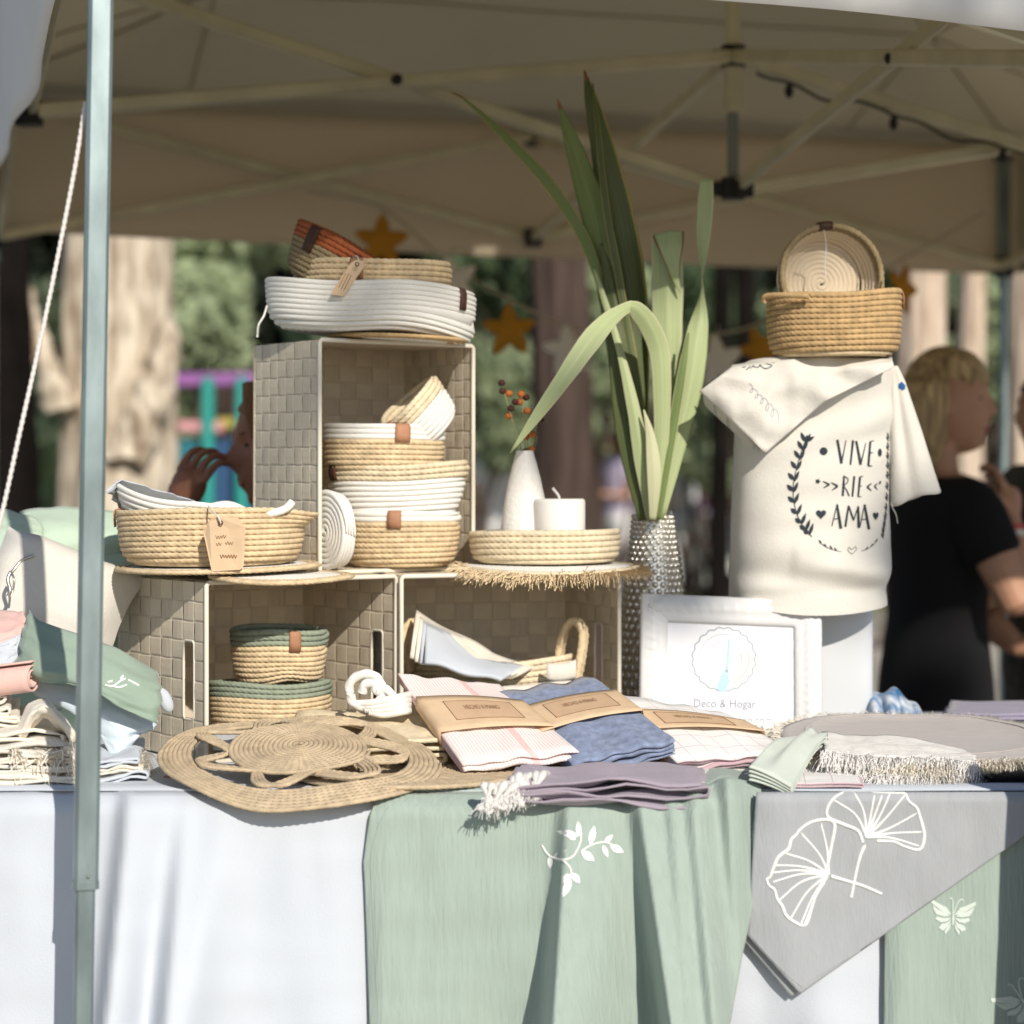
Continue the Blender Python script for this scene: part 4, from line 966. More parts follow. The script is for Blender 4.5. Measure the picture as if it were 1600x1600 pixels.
for y in ys:
    lx = np.interp(y, [556, 600, 680, 800, 900, 943], [1160, 1150, 1147, 1142, 1139, 1138]); rx = np.interp(y, [556, 600, 700, 800, 860, 900, 943], [1392, 1396, 1391, 1389, 1391, 1386, 1385])
    k = np.interp(y, [556, 560, 566, 574], [.3, .86, .96, 1]); row = []
    c0 = P((lx+rx)/2, y, 3.50); hw = (rx-lx)/2/F*3.46
    for a in np.arange(96)/96*2*PI:
        c_, s_ = math.cos(a), math.sin(a); e = 2/2.9; x = hw*np.sign(c_)*abs(c_)**e; yy = .088*np.sign(s_)*abs(s_)**e
        yy += -.012*math.exp(-((y-880-18*math.sin(x*12))/22)**2)*(s_ < 0)*(.4+.6*(x > -.05))+.008*math.exp(-((y-905-30*x/.1*.3)/14)**2)*(s_ < 0)
        yy += .004*math.sin((y*.05+x*22))*math.exp(-((y-640)/60)**2)*(s_ < 0)+.008*nz(x*8+y*.012, y*.03, 8)*(s_ < 0)*(.35+.65*np.clip((y-780)/80, 0, 1))+.007*math.exp(-((y-925+60*x)/10)**2)*(s_ < 0)+.003*nz(x*16, y*.02)+.0045*nz(x*7, y*.006, 3)*(s_ < 0)+.004*math.sin(y*.09+x*30)*math.exp(-((y-660)/70)**2)*(s_ < 0)
        ca, sa = math.cos(.16), math.sin(.16)
        drop = (.014*math.sin(PI*np.clip((x+hw)/(2*hw), 0, 1)) if y > 930 else 0)
        row.append((c0.x+(x*ca-yy*sa*.6)*k, c0.y+(x*sa*.5+yy)*k, c0.z-drop))
    rows.append(row)
body = grid('bag_body', np.array(rows), 'natural_cloth', tt, cv=True); subsurf(body, 1)
bt = bvh_of(body); S = []
def sl_(x0, y0, x1, y1, w0, w1): S.append((np.array([(x0+(x1-x0)*t, y0+(y1-y0)*t) for t in np.linspace(0, 1, 7)]), [w0, (w0+w1)/2*1.05, w1]))
for q in ((1308.5, 687, 1315, 724, 3.6, 4.2), (1315, 724, 1322, 688, 2.2, 1.2), (1333, 688, 1329, 726, 3.6, 2.6), (1338, 689, 1345, 726, 3.4, 4.2), (1345, 726, 1353, 692, 2.2, 1.2), (1360, 690, 1357, 728, 3.4, 3.2), (1360, 690, 1366, 688.5, 2, 1), (1358.5, 708, 1364.5, 707, 2, 1.2), (1357, 728, 1363, 728, 2.2, 1.4),
          (1319, 743, 1317, 775, 2.8, 3.4), (1335, 744, 1332, 776, 3.2, 2.6), (1344, 745, 1341, 776, 3.2, 2.6), (1344, 745, 1349, 744, 1.6, 1), (1343, 760, 1347, 759, 1.6, 1), (1341, 776, 1346, 776, 1.8, 1),
          (1308, 788, 1300, 822, 1.4, 1.4), (1308, 788, 1314, 826, 3.2, 4.6), (1302.5, 811, 1312, 810, 1.4, 1.4), (1326, 790, 1321, 823, 2.4, 3.4), (1326, 790, 1334, 813, 2.6, 2.6), (1334, 813, 1341, 791, 1.6, 1.6), (1341, 791, 1342, 825, 3, 4.2), (1351, 788, 1344, 823, 1.4, 1.4), (1351, 788, 1358, 827, 3.2, 4.4), (1346, 812, 1355, 811, 1.4, 1.4),
          (1286, 752, 1296, 757, 1.2, 3), (1296, 757, 1287, 762, 3, 1.2), (1299, 754, 1309, 759.5, 1.2, 3.4), (1309, 759.5, 1300, 766, 3.4, 1.2), (1362, 755, 1355, 761, 1.2, 3.2), (1355, 761, 1362, 767, 3.2, 1.2), (1371, 755, 1366.5, 760, 1, 2.6), (1366.5, 760, 1371, 765, 2.6, 1), (1376, 752, 1374, 757, 3.4, 1.6)): sl_(*q)
S.append((interp([(1319, 744), (1325, 748), (1324, 754), (1319, 759), (1323, 766), (1327, 775)], 20), [1.3, 1.6, 1.3, 2.4]))
S.append((interp([(1261, 682), (1253, 704), (1245, 730), (1240, 755), (1240, 780), (1246, 805), (1256, 824), (1269, 839)], 30), 1.2))
S.append((interp([(1280, 847), (1290, 854), (1302, 859), (1314, 862)], 14), .8)); S.append((interp([(1346, 861), (1356, 857), (1366, 850), (1371, 842)], 14), .8))
S.append((interp([(1331, 866), (1325, 860), (1327, 855), (1331, 859), (1336, 854), (1338, 859), (1331, 866)], 22), .8))
lines2('printed_lettering', bt, S, 'print_dark', tt, off=.0012)
FL_ = []
stem_ = interp([(1258, 690), (1252, 708), (1245, 730), (1240, 755), (1240, 780), (1246, 805), (1256, 824), (1264, 834)], 11)
for i, (x, y) in enumerate(stem_):
    f = i/10; FL_.append(leafpoly(x, y, x-9-2*math.sin(PI*f)+6*(1-f)*(.4), y-15+9*f, 6.2+1.5*f)); FL_.append(leafpoly(x, y+3, x+9-2*f, y-13-4*f, 5.6))
FL_.append(leafpoly(1258, 690, 1273, 682, 6)); FL_.append(leafpoly(1260, 688, 1261, 679, 4))
st2 = interp([(1389, 686), (1388.5, 740), (1386, 800), (1381, 838)], 12)
for i, (x, y) in enumerate(st2): FL_.append(leafpoly(x, y, x-2.5, y-11, 2.6)); FL_.append(leafpoly(x, y+4, x-4.5, y-5, 2.4))
for x, y in ((1284, 849), (1292, 855), (1301, 858), (1308, 861), (1352, 860), (1360, 855), (1367, 848)): FL_.append(leafpoly(x, y, x+(-5 if x < 1331 else 5), y-6, 2.2))
FL_.append(ring(1287, 705, 6.2, n=20)[:-1]); FL_.append([(1375+(x-1375)*.5, y) for x, y in ring(1375, 707, 6.3, n=20)[:-1]])
def heart(cx, cy, sx_, sy_): return [(cx+sx_*16*math.sin(t)**3/17, cy-sy_*(13*math.cos(t)-5*math.cos(2*t)-2*math.cos(3*t)-math.cos(4*t))/17) for t in np.linspace(0, 2*PI, 26)[:-1]]
FL_ += [heart(1283, 803, 8.5, 8.5), heart(1368.5, 806, 4.8, 8)]
FL_.append([(1278+(4.4 if k % 2 == 0 else 2.6)*math.cos(k*PI/5), 752+(4.4 if k % 2 == 0 else 2.6)*math.sin(k*PI/5)) for k in range(10)])
fills('printed_motifs', bt, FL_, 'print_dark', tt, off=.0012)['kind'] = 'stuff'
tube('loose_thread', interp([P(1392, 786, 3.44), P(1396, 796, 3.44), P(1400, 804, 3.44), P(1403, 818, 3.44)], 16), .0008, 'natural_cloth', tt, sides=5)
# napkin draped over the top of the bag
nk = thing('draped_napkin', 'cream printed napkin folded over the top of the bag with a hanging corner', 'cloth', P(1265, 575, 3.44))
rows = []
for u in np.linspace(0, 1, 60):
    tx, ty = np.interp(u, [0, .5, 1], [1143, 1265, 1394]), np.interp(u, [0, .5, 1], [574, 556, 562])
    bx, by = np.interp(u, [0, .42, .66, 1], [1093, 1196, 1287, 1397]), np.interp(u, [0, .42, .66, 1], [611, 708, 628, 573]); col = []
    for v in np.linspace(-.35, 1, 34):
        if v < 0: p = P(tx, ty-(-v)*8, 3.425+(-v)*.26)
        else:
            x, y = tx+(bx-tx)*v, ty+(by-ty)*v
            p = P(x, y, 3.410-.022*min(1, v*3)+.012*nz(x*.02, y*.02)+.03*max(0, (1145-x)/60)*v+.007*math.sin((x*.6-y)*.07)*v+.006*nz(x*.035, y*.035, 4)-.006*math.exp(-((x-1215-(y-600)*-.3)/14)**2)*v)
        col.append(p)
    rows.append(col)
nt_ = grid('napkin_top', np.array(rows), 'natural_cloth', nk, solid=.0018)
rows = []
for u in np.linspace(0, 1, 30):
    a = Vector(interp([P(1093, 611, 3.455), P(1140, 655, 3.435), P(1188, 702, 3.412)], 30)[int(u*29)].tolist()); col = []
    for t in np.linspace(0, 1, 14):
        an = PI*1.15*t; rr = .017*(1-u*.75)
        col.append(a+Vector((.010*(1-u)-rr*math.sin(an)*.5+.02*t*(1-u), .010+rr*(1-math.cos(an))*1.2, -rr*(1-math.cos(an))*.75-.006*t)))
    rows.append(col)
grid('napkin_fold', np.array(rows), 'natural_cloth', nk, solid=.0018)
bn = bvh_of(nt_)
lines2('script_print', bn, [(interp([(1170+44*f+4*math.sin(f*34), 604+47*f-5*math.cos(f*34)*(1 if f < .5 else 1.6)) for f in np.linspace(0, 1, 50)], 220), .9)], 'print_grey', nk, off=.0016)
lines2('flower_print', bn, [(interp([(1150, 572), (1158, 566), (1168, 567), (1163, 574), (1158, 570), (1170, 564), (1182, 563), (1176, 571), (1184, 574), (1192, 568), (1206, 571), (1196, 576), (1186, 570)], 90), 1.5), (interp([(1172, 576), (1180, 570), (1196, 565), (1210, 567)], 20), 1.2), (interp([(1166, 578), (1172, 572), (1170, 566)], 14), 1.6)], 'print_dark', nk, off=.0016)
rows = []
for v in np.linspace(0, 1, 26):
    cx, cy = np.interp(v, [0, .12, 1], [1397, 1403, 1431]), 572+v*206; hw_ = np.interp(v, [0, .1, .5, 1], [5, 10, 24, 38])/F*3.46; dp = np.interp(v, [0, .2, 1], [.006, .010, .030]); row = []
    for a in np.arange(40)/40*2*PI:
        x = hw_*math.cos(a); yy = dp*math.sin(a); fold = .010*math.exp(-((x+hw_*.25)/(.30*hw_))**2)*(math.sin(a) < 0)*min(1, v*2)
        p = P(cx, cy, 3.46); row.append((p.x+x, p.y+yy+fold, p.z+(.30*x if v > .02 else 0)*v+.003*math.sin(3*a)*v))
    rows.append(row)
sf = thing('hanging_napkin', 'cream cloth hanging rolled like a sleeve at the right of the bag', 'cloth', P(1410, 590, 3.46))
sfo = grid('sleeve_cloth', np.array(rows), 'natural_cloth', sf, cv=True, solid=.0018)
fills('blue_motif', bvh_of(sfo), [[(1404, 600), (1409, 596), (1414, 601), (1418, 610), (1410, 610), (1404, 606)]], 'print_teal', sf, off=.002)
bT = basket('jute rope basket standing on top of the printed bag', GR, poseXYZ((P(1303, 0, 3.45).x, 3.45, RZ(.183)), (-.012, 0, 1)), .108, .092, .095, .0086, [(11, 'jute_brown', 60)], flare=.985, tags=((-4, .020, .020, 'leather'),))
tube('rim_lip', interp([P(1196, 472, 3.40), P(1196, 463, 3.395), P(1230, 461, 3.37), P(1265, 463, 3.355)], 40), .0052, 'jute_brown', bT, sides=9, twist=95, depth=.25)
ax = Vector((.20, -.96, .06)).normalized(); pb = P(1300, 436, 3.425)-ax*.058
bI = basket('cream rope bowl with a brown rim standing on edge inside the basket on the bag', GR, poseXYZ(pb, ax), .090, .090, .060, .0080, [(5, 'cream_rope', 0), (2, 'jute_olive', 50)], flare=.86, base_mat='cream_rope', tags=((97, .022, .02, 'leather_dark'),))
tube('tag_cord', interp([P(1288, 360, 3.372), P(1291, 385, 3.40), P(1289, 410, 3.40), P(1290, 432, 3.40)], 20), .0010, 'white_fringe', bI, sides=5)
def patch(name, rows, m, parent, solid=.0022, n=26, k=20, noise_=.004, seed=0, sub=False):
    """sheet through rows of (x, y, depth) control points"""
    R_ = [interp([tuple(P(*q)) for q in r], k) for r in rows]; A = np.array(R_); G = np.stack([interp(A[:, j], n) for j in range(k)], 1)
    for i in range(n):
        for j in range(k): G[i, j] += noise_*np.array((nz(i*.3, j*.3, seed), nz(i*.3, j*.3, seed+9), nz(i*.25, j*.25, seed+5)))
    return grid(name, G, m, parent, solid=solid)
# ------------------------------------------------------------------ folded cloths and mats on the table
def vec(p): return np.array(p, dtype=float)
def zig(name, FLc, FRc, BRc, BLc, nl, th, m, parent, axis='v', gap=.55, jit=.012, waves=.002, seed=1, uvs=1.0, nu=26, top_bulge=.0):
    """one cloth folded to and fro into nl layers on a quad of world points (front left, front right, back right, back left)"""
    rg_ = np.random.default_rng(seed); A, B, C, D_ = map(vec, (FLc, FRc, BRc, BLc))
    def bil(u, v): return A*(1-u)*(1-v)+B*u*(1-v)+C*u*v+D_*(1-u)*v
    up = np.cross(B-A, D_-A); up /= np.linalg.norm(up); lh = th/nl; path = []
    for k in range(nl):
        e0, e1 = -rg_.uniform(0, jit), 1+rg_.uniform(0, jit); s = np.linspace(e0, e1, 11)
        if k % 2: s = s[::-1]
        path += [(x, (k+.5)*lh) for x in s]
        if k < nl-1:
            x = s[-1]; sg = 1 if x > .5 else -1; LV = np.linalg.norm((D_-A) if axis == 'v' else (B-A))
            path += [(x+sg*lh*.5*math.sin(a)/LV*1.2, (k+1)*lh-lh*.5*math.cos(a)) for a in np.linspace(.5, PI-.5, 4)]
    path = np.array(path); rows = []
    for w_ in np.linspace(0, 1, nu):
        row = []
        for i, (s, h) in enumerate(path):
            u, v = (w_, s) if axis == 'v' else (s, w_)
            hh = h+waves*nz(w_*5+seed, s*3, h*70)*2+top_bulge*(h/th)*math.sin(PI*min(1, max(0, u)))*math.sin(PI*min(1, max(0, v)))
            du = .004*nz(seed, h*160, w_*2)
            row.append(bil(u+(du*2 if axis == 'v' else 0), v)+up*hh)
        rows.append(row)
    G = np.array(rows); n, k = G.shape[:2]
    UV = np.array([[(w_, np.clip(s, 0, 1)) for s, h in path] for w_ in np.linspace(0, 1, n)])
    o = obj(name, G.reshape(-1, 3), gridfaces(n, k), m, parent, uv=UV)
    s = o.modifiers.new('thickness', 'SOLIDIFY'); s.thickness = lh*gap; s.offset = 0
    return o, bil, up
def pack(label, FLc, FRc, BRc, BLc, nl, th, m, seed, band=(.36, .72), text=None, group='folded towels in paper bands'):
    t = thing('towel_pack', label, 'towel', (vec(FLc)+vec(FRc)+vec(BRc)+vec(BLc))/4, group)
    o, bil, up = zig('towel', FLc, FRc, BRc, BLc, nl, th, m, t, seed=seed, top_bulge=.006, waves=.0035, jit=.025)
    def pt(u, v, h): return bil(u, v)+up*(th+h+.006*math.sin(PI*min(1, max(0, u)))*math.sin(PI*min(1, max(0, v))))
    rows = []
    for v in np.linspace(band[0], band[1], 8):
        row = [pt(-.012, v, -th*1.02), pt(-.016, v, -th*.5)]+[pt(u, v, .0058) for u in np.linspace(-.006, 1.006, 16)]+[pt(1.016, v, -th*.5), pt(1.012, v, -th*1.02)]
        rows.append(row)
    grid('belly_band', np.array(rows), 'kraft', t, solid=.0006)
    if text:
        u0, u1, v0, v1 = text; a = .0068
        loop = [(u0, v0), (u1, v0), (u1, v1), (u0, v1), (u0, v0)]; L = []
        for (p, q) in zip(loop[:-1], loop[1:]): L += [(p[0]+(q[0]-p[0])*s, p[1]+(q[1]-p[1])*s) for s in np.linspace(0, 1, 12)]
        tube('label_border', np.array([pt(x, y, a) for x, y in L]), .0004, 'kraft_print', t, sides=4)
        lab = np.array([[pt(u, v, .0064) for v in np.linspace(v0, v1, 4)] for u in np.linspace(u0, u1, 12)]); grid('paper_label', lab, 'kraft_label', t)
        V, Fc = text_vf('HECHO A MANO'); V = V/np.array((V[:, 0].max(), .7)); du, dv = u1-u0, v1-v0
        obj('lettering', [pt(u0+du*(.24+.52*x), v0+dv*(.50+.24*y), .0070) for x, y in V], Fc, 'kraft_print', t, smooth=False)
    return t
mat('white_mat', (.80, .78, .74), rough=.95, var=.06, var_scale=40, bump=.8, bump_scale=120)
mat('kraft_label', (.57, .39, .25), rough=.85, var=.06, var_scale=40)
pack('pink and white striped towel in a brown paper band, leaning beside the jute mats', P(722, 1208, 2.965), P(903, 1187, 2.985), P(782, 1084, 3.23), P(624, 1068, 3.18), 4, .016, 'pink_stripe', 3, band=(.30, .70), text=(.20, .82, .40, .62))
pack('denim blue towel in a brown paper band between the pink and white towels', P(893, 1218, 2.975), P(1053, 1180, 3.01), P(932, 1086, 3.25), P(782, 1112, 3.20), 7, .030, 'denim_cloth', 5, band=(.36, .72), text=(.22, .86, .46, .66))
pack('white towel with thin checks in a brown paper band below the picture frame', P(1056, 1208, 2.99), P(1240, 1190, 3.00), P(1130, 1130, 3.16), P(948, 1098, 3.20), 5, .018, 'check_cloth', 7, band=(.40, .70), text=(.2, .8, .46, .64))

# purple grey towel with knotted white fringe
pt_ = thing('mauve_towel', 'folded mauve grey towel with knotted white fringe at the table edge', 'towel', P(940, 1240, 2.87))
zig('towel', P(806, 1254, 2.80), P(1086, 1260, 2.795), P(1080, 1226, 2.98), P(840, 1222, 2.97), 5, .027, 'mauve_cloth', pt_, axis='u', jit=.07, waves=.008, seed=9, gap=.5)
pts, drs = [], []
for i in range(16):
    a = P(856-5*i+rng.normal(0, 3), 1218+1.2*i+rng.normal(0, 5), 2.90-.006*i); b_ = P(838-5*i+rng.normal(0, 5), 1232+1.5*i+rng.normal(0, 6), 2.82-.002*i); md = a.lerp(b_, .5)+Vector((rng.normal(0, .008), -.006, .014))
    tube('knotted_cord', interp([a, md, b_, b_+Vector((rng.normal(0, .006), -.004, -.008)), b_+Vector((rng.normal(0, .012), .002, -.002))], 28), [.0042+.0018*math.sin(k*.9+i) for k in range(28)], 'white_fringe', pt_, sides=8)
    for k in range(6): pts.append(b_); drs.append((rng.normal(-.2, .6), -.5, -.5))
fringe('fringe', pts, drs, .016, 'white_fringe', pt_, per=4, wid=.0008, droop=.6, jit=.6)

# jute mats
def rope_mat(label, C, ex, ey, r, inner, droopfn, twist=True, petals=0, outer_turns=6, t=.0085, group='jute rope table mats'):
    th_ = thing('jute_mat', label, 'placemat', C, group); C = vec(C); ex = vec(ex); ey = vec(ey); ez = np.cross(ex, ey); ez /= np.linalg.norm(ez)
    def fn(V): return droopfn(C+V[:, :1]*ex+V[:, 1:2]*ey+V[:, 2:3]*ez, V)
    flat_coil('outer_coil', fn, r-outer_turns*t*.93, r, t, 'jute_mat', th_, N=int(2*PI*r/.0105))
    if petals:
        flat_coil('inner_coil', fn, .003, inner, t, 'jute_mat', th_, N=int(2*PI*inner/.012), zoff=.002)
        r0, r1 = inner-.004, r-outer_turns*t*.93+.004
        for k in range(4):
            a = np.linspace(0, 2*PI, 900); off_ = (k-1.5)*t*.9
            rr = (r0+r1)/2+(r1-r0)/2*.9*np.cos(petals*a); da = off_/((r0+r1)/2)
            q = np.stack([(rr+off_*.2)*np.cos(a+da), (rr+off_*.2)*np.sin(a+da), .005+.004*np.sin(petals*a+1.0)+.001*k], -1)
            Vv, Fc = tube_vf(q, t*.46, 7, True, False, 95, .28); obj('petal_rope', fn(Vv), np.array(Fc), 'jute_mat', th_)
    else: flat_coil('inner_coil', fn, .003, r-outer_turns*t*.93, t, 'jute_mat', th_, N=60)
    return th_, fn
def flatten_to(z0):
    def f(W, V): return W
    return f
# hidden lower mats carry the visible one
def low(W, V):
    W = W.copy(); W[:, 2] = TZ+.003+V[:, 2]; return W
rope_mat('plain round jute rope mat lying flat under the openwork one and the towels', (P(640, 0, 3.02).x, 3.02, TZ+.002), (1, 0, 0), (0, 1, 0), .178, .05, low)
def low2(W, V):
    W = W.copy(); W[:, 2] = TZ+.003+V[:, 2]; return W
rope_mat('small jute rope mat showing its edge under the blue and white towels', (P(985, 0, 3.06).x, 3.06, TZ+.003), (1, 0, 0), (0, 1, 0), .150, .05, low2, outer_turns=4)
def drape(W, V):
    W = W.copy(); y = V[:, 1]
    W[:, 2] += .010*(1-(y/.196)**2)+.014*np.exp(-((V[:, 0]+.03)/.10)**2-((y-.06)/.07)**2)-.012*np.clip(np.abs(V[:, 0])/.19, 0, 1)**2+.004*np.sin(V[:, 0]*26)
    W[:, 2] -= .010*np.clip((-y-.12)/.07, 0, 1)**2; return W
Cm = (vec(P(470, 1130, 3.12))+vec(P(464, 1262, 2.795)))/2; ey = vec(P(470, 1130, 3.12))-vec(P(464, 1262, 2.795)); ey /= .392
rope_mat('large openwork round jute mat with looped petals draped at the table front', Cm+np.array((0, 0, .004)), (1, 0, -.01), ey, .196, .098, drape, petals=7, outer_turns=7, t=.0072)
tube('rope_end_seal', interp([P(252, 1226, 2.99), P(258, 1218, 2.985), P(270, 1214, 2.98)], 12), .005, 'leather', bpy.data.objects['jute_mat.002'], sides=8)
# support under the openwork mat: folded jute textile pile
jp = thing('jute_textile', 'pile of beige ribbed textile and jute cloth under the openwork mat', 'cloth', P(560, 1160, 3.1))
zig('folded_cloth', P(440, 1205, 3.02), P(690, 1195, 3.04), P(660, 1140, 3.20), P(470, 1150, 3.20), 4, .040, 'jute_pale', jp, axis='u', seed=4, waves=.004)
qt = thing('white_quilt', 'white quilted cloth folded in the lower left box under the baskets', 'cloth', P(400, 1160, 3.2))
zig('folded_cloth', P(333, 1182, 3.13), P(520, 1164, 3.22), P(500, 1140, 3.36), P(332, 1150, 3.30), 3, .024, 'white_cloth', qt, axis='v', seed=6)

# white towel and cloths lying in the handled basket
wt = thing('white_towel', 'folded white and cream cloth slumped over the rim of the handled basket', 'towel', P(740, 1030, 3.4))
for k in range(4):
    rows = []
    for u in np.linspace(0, 1, 30):
        ax_, ay_ = np.interp(u, [0, .3, .7, 1], [650+5*k, 706, 770, 836-8*k]), np.interp(u, [0, .3, .7, 1], [955+7*k, 987+5*k, 1023+4*k, 1040+3*k])
        bx_, by_ = np.interp(u, [0, 1], [640+8*k, 800-6*k]), np.interp(u, [0, 1], [1028+3*k, 1058+2*k])
        rows.append([P(ax_+(bx_-ax_)*v, ay_+(by_-ay_)*v+3*math.sin(u*9+k), 3.385-.010*k-.07*v-.006*k*v-.012*math.sin(PI*v)-.005*math.sin(u*6+v*3+k)) for v in np.linspace(0, 1, 12)])
    grid('cloth_layer', np.array(rows), 'cream_cloth' if k < 2 else 'white_cloth', wt, solid=.006)
V = None
# cream rope knot and rope bundle
kn = thing('rope_trivet', 'looped thick cream cotton rope in front of the divide between lower boxes', 'trivet', P(580, 1095, 3.13))
for i, pts in enumerate(([(548, 1090), (546, 1070), (560, 1056), (580, 1054), (594, 1066), (598, 1084), (588, 1100), (566, 1104), (550, 1096), (548, 1084)], [(566, 1082), (570, 1070), (584, 1068), (590, 1080), (604, 1078), (614, 1092), (606, 1108)])):
    tube('rope', interp([P(x, y, 3.13-.006*i-.003*k) for k, (x, y) in enumerate(pts)], 90), .0075, 'cotton_rope', kn, sides=10, twist=60, depth=.15)
for k in range(4): tube('rope', interp([P(560+6*k, 1100+7*k-3*k, 3.11-.002*k), P(585+5*k, 1098+6*k, 3.10), P(622+3*k, 1090+7*k, 3.10), P(640, 1086+8*k, 3.14)], 40), .0060, 'cotton_rope', kn, sides=9)
zz_ = thing('cream_bundle', 'small pile of cream corded cloth behind the pink towel', 'cloth', P(760, 1095, 3.28))
zig('folded_cloth', P(640, 1120, 3.20), P(905, 1110, 3.24), P(900, 1086, 3.34), P(650, 1096, 3.32), 4, .022, 'cream_cloth', zz_, axis='u', seed=14, waves=.004)

# right side: fringed placemats, napkin
def oval_mat(label, px, d, z, ra, rb, m, mf, tilt=0.0, flen=.03, per=4, th_=.006, border=True, a0=0, a1=2*PI, droop=0.0, fw=.0008):
    c = Vector((P(px, 0, d).x, d, RZ(z))); t = thing('fringed_placemat', label, 'placemat', c, 'fringed round placemats')
    def at(r, a, h=0):
        x, y = ra*r*math.cos(a), rb*r*math.sin(a); yy = y
        return np.array((c.x+x, c.y+y, c.z+h+tilt*y+.004*nz(x*9, y*9, px)+.003*math.sin(a*3)*r-droop*max(0, -y/rb-.5)**2))
    rows = [[at(r, a, h) for a in np.arange(90)/90*2*PI] for r, h in ((.001, .0), (.3, 0), (.6, 0), (.80, 0), (.815, .002), (.83, .0025), (.845, .0005), (.93, .001), (1, -.001), (1.0, -th_), (.5, -th_))]
    grid('cloth_disc', np.array(rows), m, t, cv=True)
    if border: tube('stitched_seam', [at(.82, a, .003) for a in np.arange(120)/120*2*PI], .0011, m, t, sides=5, closed=True)
    pts, drs = [], []
    for a in np.arange(a0, a1, .012): pts.append(at(1, a, -th_*rng.uniform(0, 1))); drs.append((math.cos(a), math.sin(a), .1))
    fringe('fringe', pts, drs, flen, mf, t, per=per, wid=fw, droop=.5, jit=.3); return t
oval_mat('white fringed round placemat at the bottom of the right hand stack', 1408, 3.08, -.421, .150, .150, 'white_cloth', 'white_fringe', flen=.026, per=10, fw=.0006)
oval_mat('cream fringed round placemat in the middle of the right hand stack', 1420, 3.09, -.409, .150, .150, 'cream_cloth', 'cream_fringe', flen=.026, per=10, fw=.0006)
oval_mat('taupe linen placemat with a cream fringe on top of the right hand stack', 1437, 3.16, -.392, .205, .205, 'taupe_cloth', 'cream_fringe', tilt=.05, flen=.018, per=4, droop=.004)
oval_mat('small cream round placemat with shaggy fringe in front of the picture frame', 1175, 3.26, -.408, .095, .07, 'cream_cloth', 'jute_fringe', flen=.034, per=7, border=False, tilt=.1)
wm = thing('white_placemat', 'rumpled white cloth mat with soft fringe lying over the front of the taupe placemat', 'placemat', P(1400, 1195, 3.0))
wmo = patch('mat_cloth', [[(1284, 1144, 3.10), (1340, 1150, 3.10), (1400, 1150, 3.10), (1455, 1160, 3.08), (1530, 1178, 3.02)], [(1286, 1160, 3.03), (1340, 1164, 3.02), (1405, 1166, 3.02), (1460, 1174, 3.00), (1528, 1186, 2.98)], [(1290, 1174, 2.97), (1350, 1182, 2.955), (1420, 1184, 2.95), (1470, 1186, 2.945), (1522, 1192, 2.94)]], 'white_mat', wm, seed=15, noise_=.0025, n=18, k=40)
vv = [v.co+origin(wmo) for v in wmo.data.vertices]; pts, drs = [], []
for j in range(40):
    for q in range(5): a = vv[17*40+j]; pts.append((a.x+rng.uniform(-.005, .005), a.y, a.z)); drs.append((rng.normal(0, .3), -.8, -.25))
fringe('fringe', pts, drs, .026, 'white_fringe', wm, per=5, wid=.0007, droop=.55, jit=.3)
gn = thing('green_napkin', 'pale grey green napkin folded to a point over the table edge beside the placemats', 'cloth', P(1240, 1200, 2.95))
for k in range(4):
    rows = []
    for u in np.linspace(0, 1, 20):
        a = vec(P(1236+58*u, 1168-8*u+2*math.sin(u*9+k), 3.03+.02*u)); b_ = vec(P(1170+66*u, 1219+25*u**1.4-2.5*k*(1-u), 2.84-.001*k))
        rows.append([a+(b_-a)*v+np.array((0, 0, .010*math.sin(PI*v)+.0042*k*(1-.15*v)+.005*math.sin(u*8+v*2+.5*k)*math.sin(PI*v)+.014*math.exp(-((u-.55)/.12)**2)*(1-v))) for v in np.linspace(0, 1, 22)])
    grid('napkin_layer', np.array(rows), 'sage_pale', gn, solid=.0022)
mc = thing('checked_cloth', 'white checked cloth lying under the green napkin at the table edge', 'cloth', P(1280, 1235, 2.9))
zig('folded_cloth', P(1085, 1232, 2.87), P(1345, 1232, 2.87), P(1330, 1205, 3.03), P(1090, 1205, 3.02), 2, .008, 'check_cloth', mc, axis='u', seed=21)
bc = thing('blue_patterned_cloth', 'crumpled white cloth with blue blotches behind the taupe placemat', 'cloth', P(1398, 1100, 3.5))
rows = [[P(1354+90*u, 1128-(46*max(0, math.sin(PI*min(1, u*.82+.18)))**.8+5*math.sin(u*16))*math.sin(PI*v*.55)-4*v, 3.46+.12*v+.012*math.sin(u*23+v*5)) for v in np.linspace(0, 1, 14)] for u in np.linspace(0, 1, 40)]
grid('folded_cloth', np.array(rows), 'blue_print_cloth', bc, solid=.003)
lc = thing('lilac_cloth', 'folded lilac grey cloth at the far right back of the table', 'cloth', P(1560, 1120, 3.55))
zig('folded_cloth', P(1478, 1150, 3.42), P(1720, 1148, 3.42), P(1700, 1128, 3.68), P(1486, 1128, 3.68), 4, .040, 'lilac_cloth', lc, axis='u', seed=31)
dk_ = thing('placemat_shade', 'black sheet standing in for the shade under the taupe placemat at the right', 'cloth', P(1580, 1215, 3.0))
zig('folded_cloth', P(1530, 1228, 2.93), P(1760, 1226, 2.93), P(1740, 1190, 3.15), P(1510, 1192, 3.15), 2, .016, 'black_shirt', dk_, axis='u', seed=33)  # dark sheet laid in place of the shade beneath the placemat

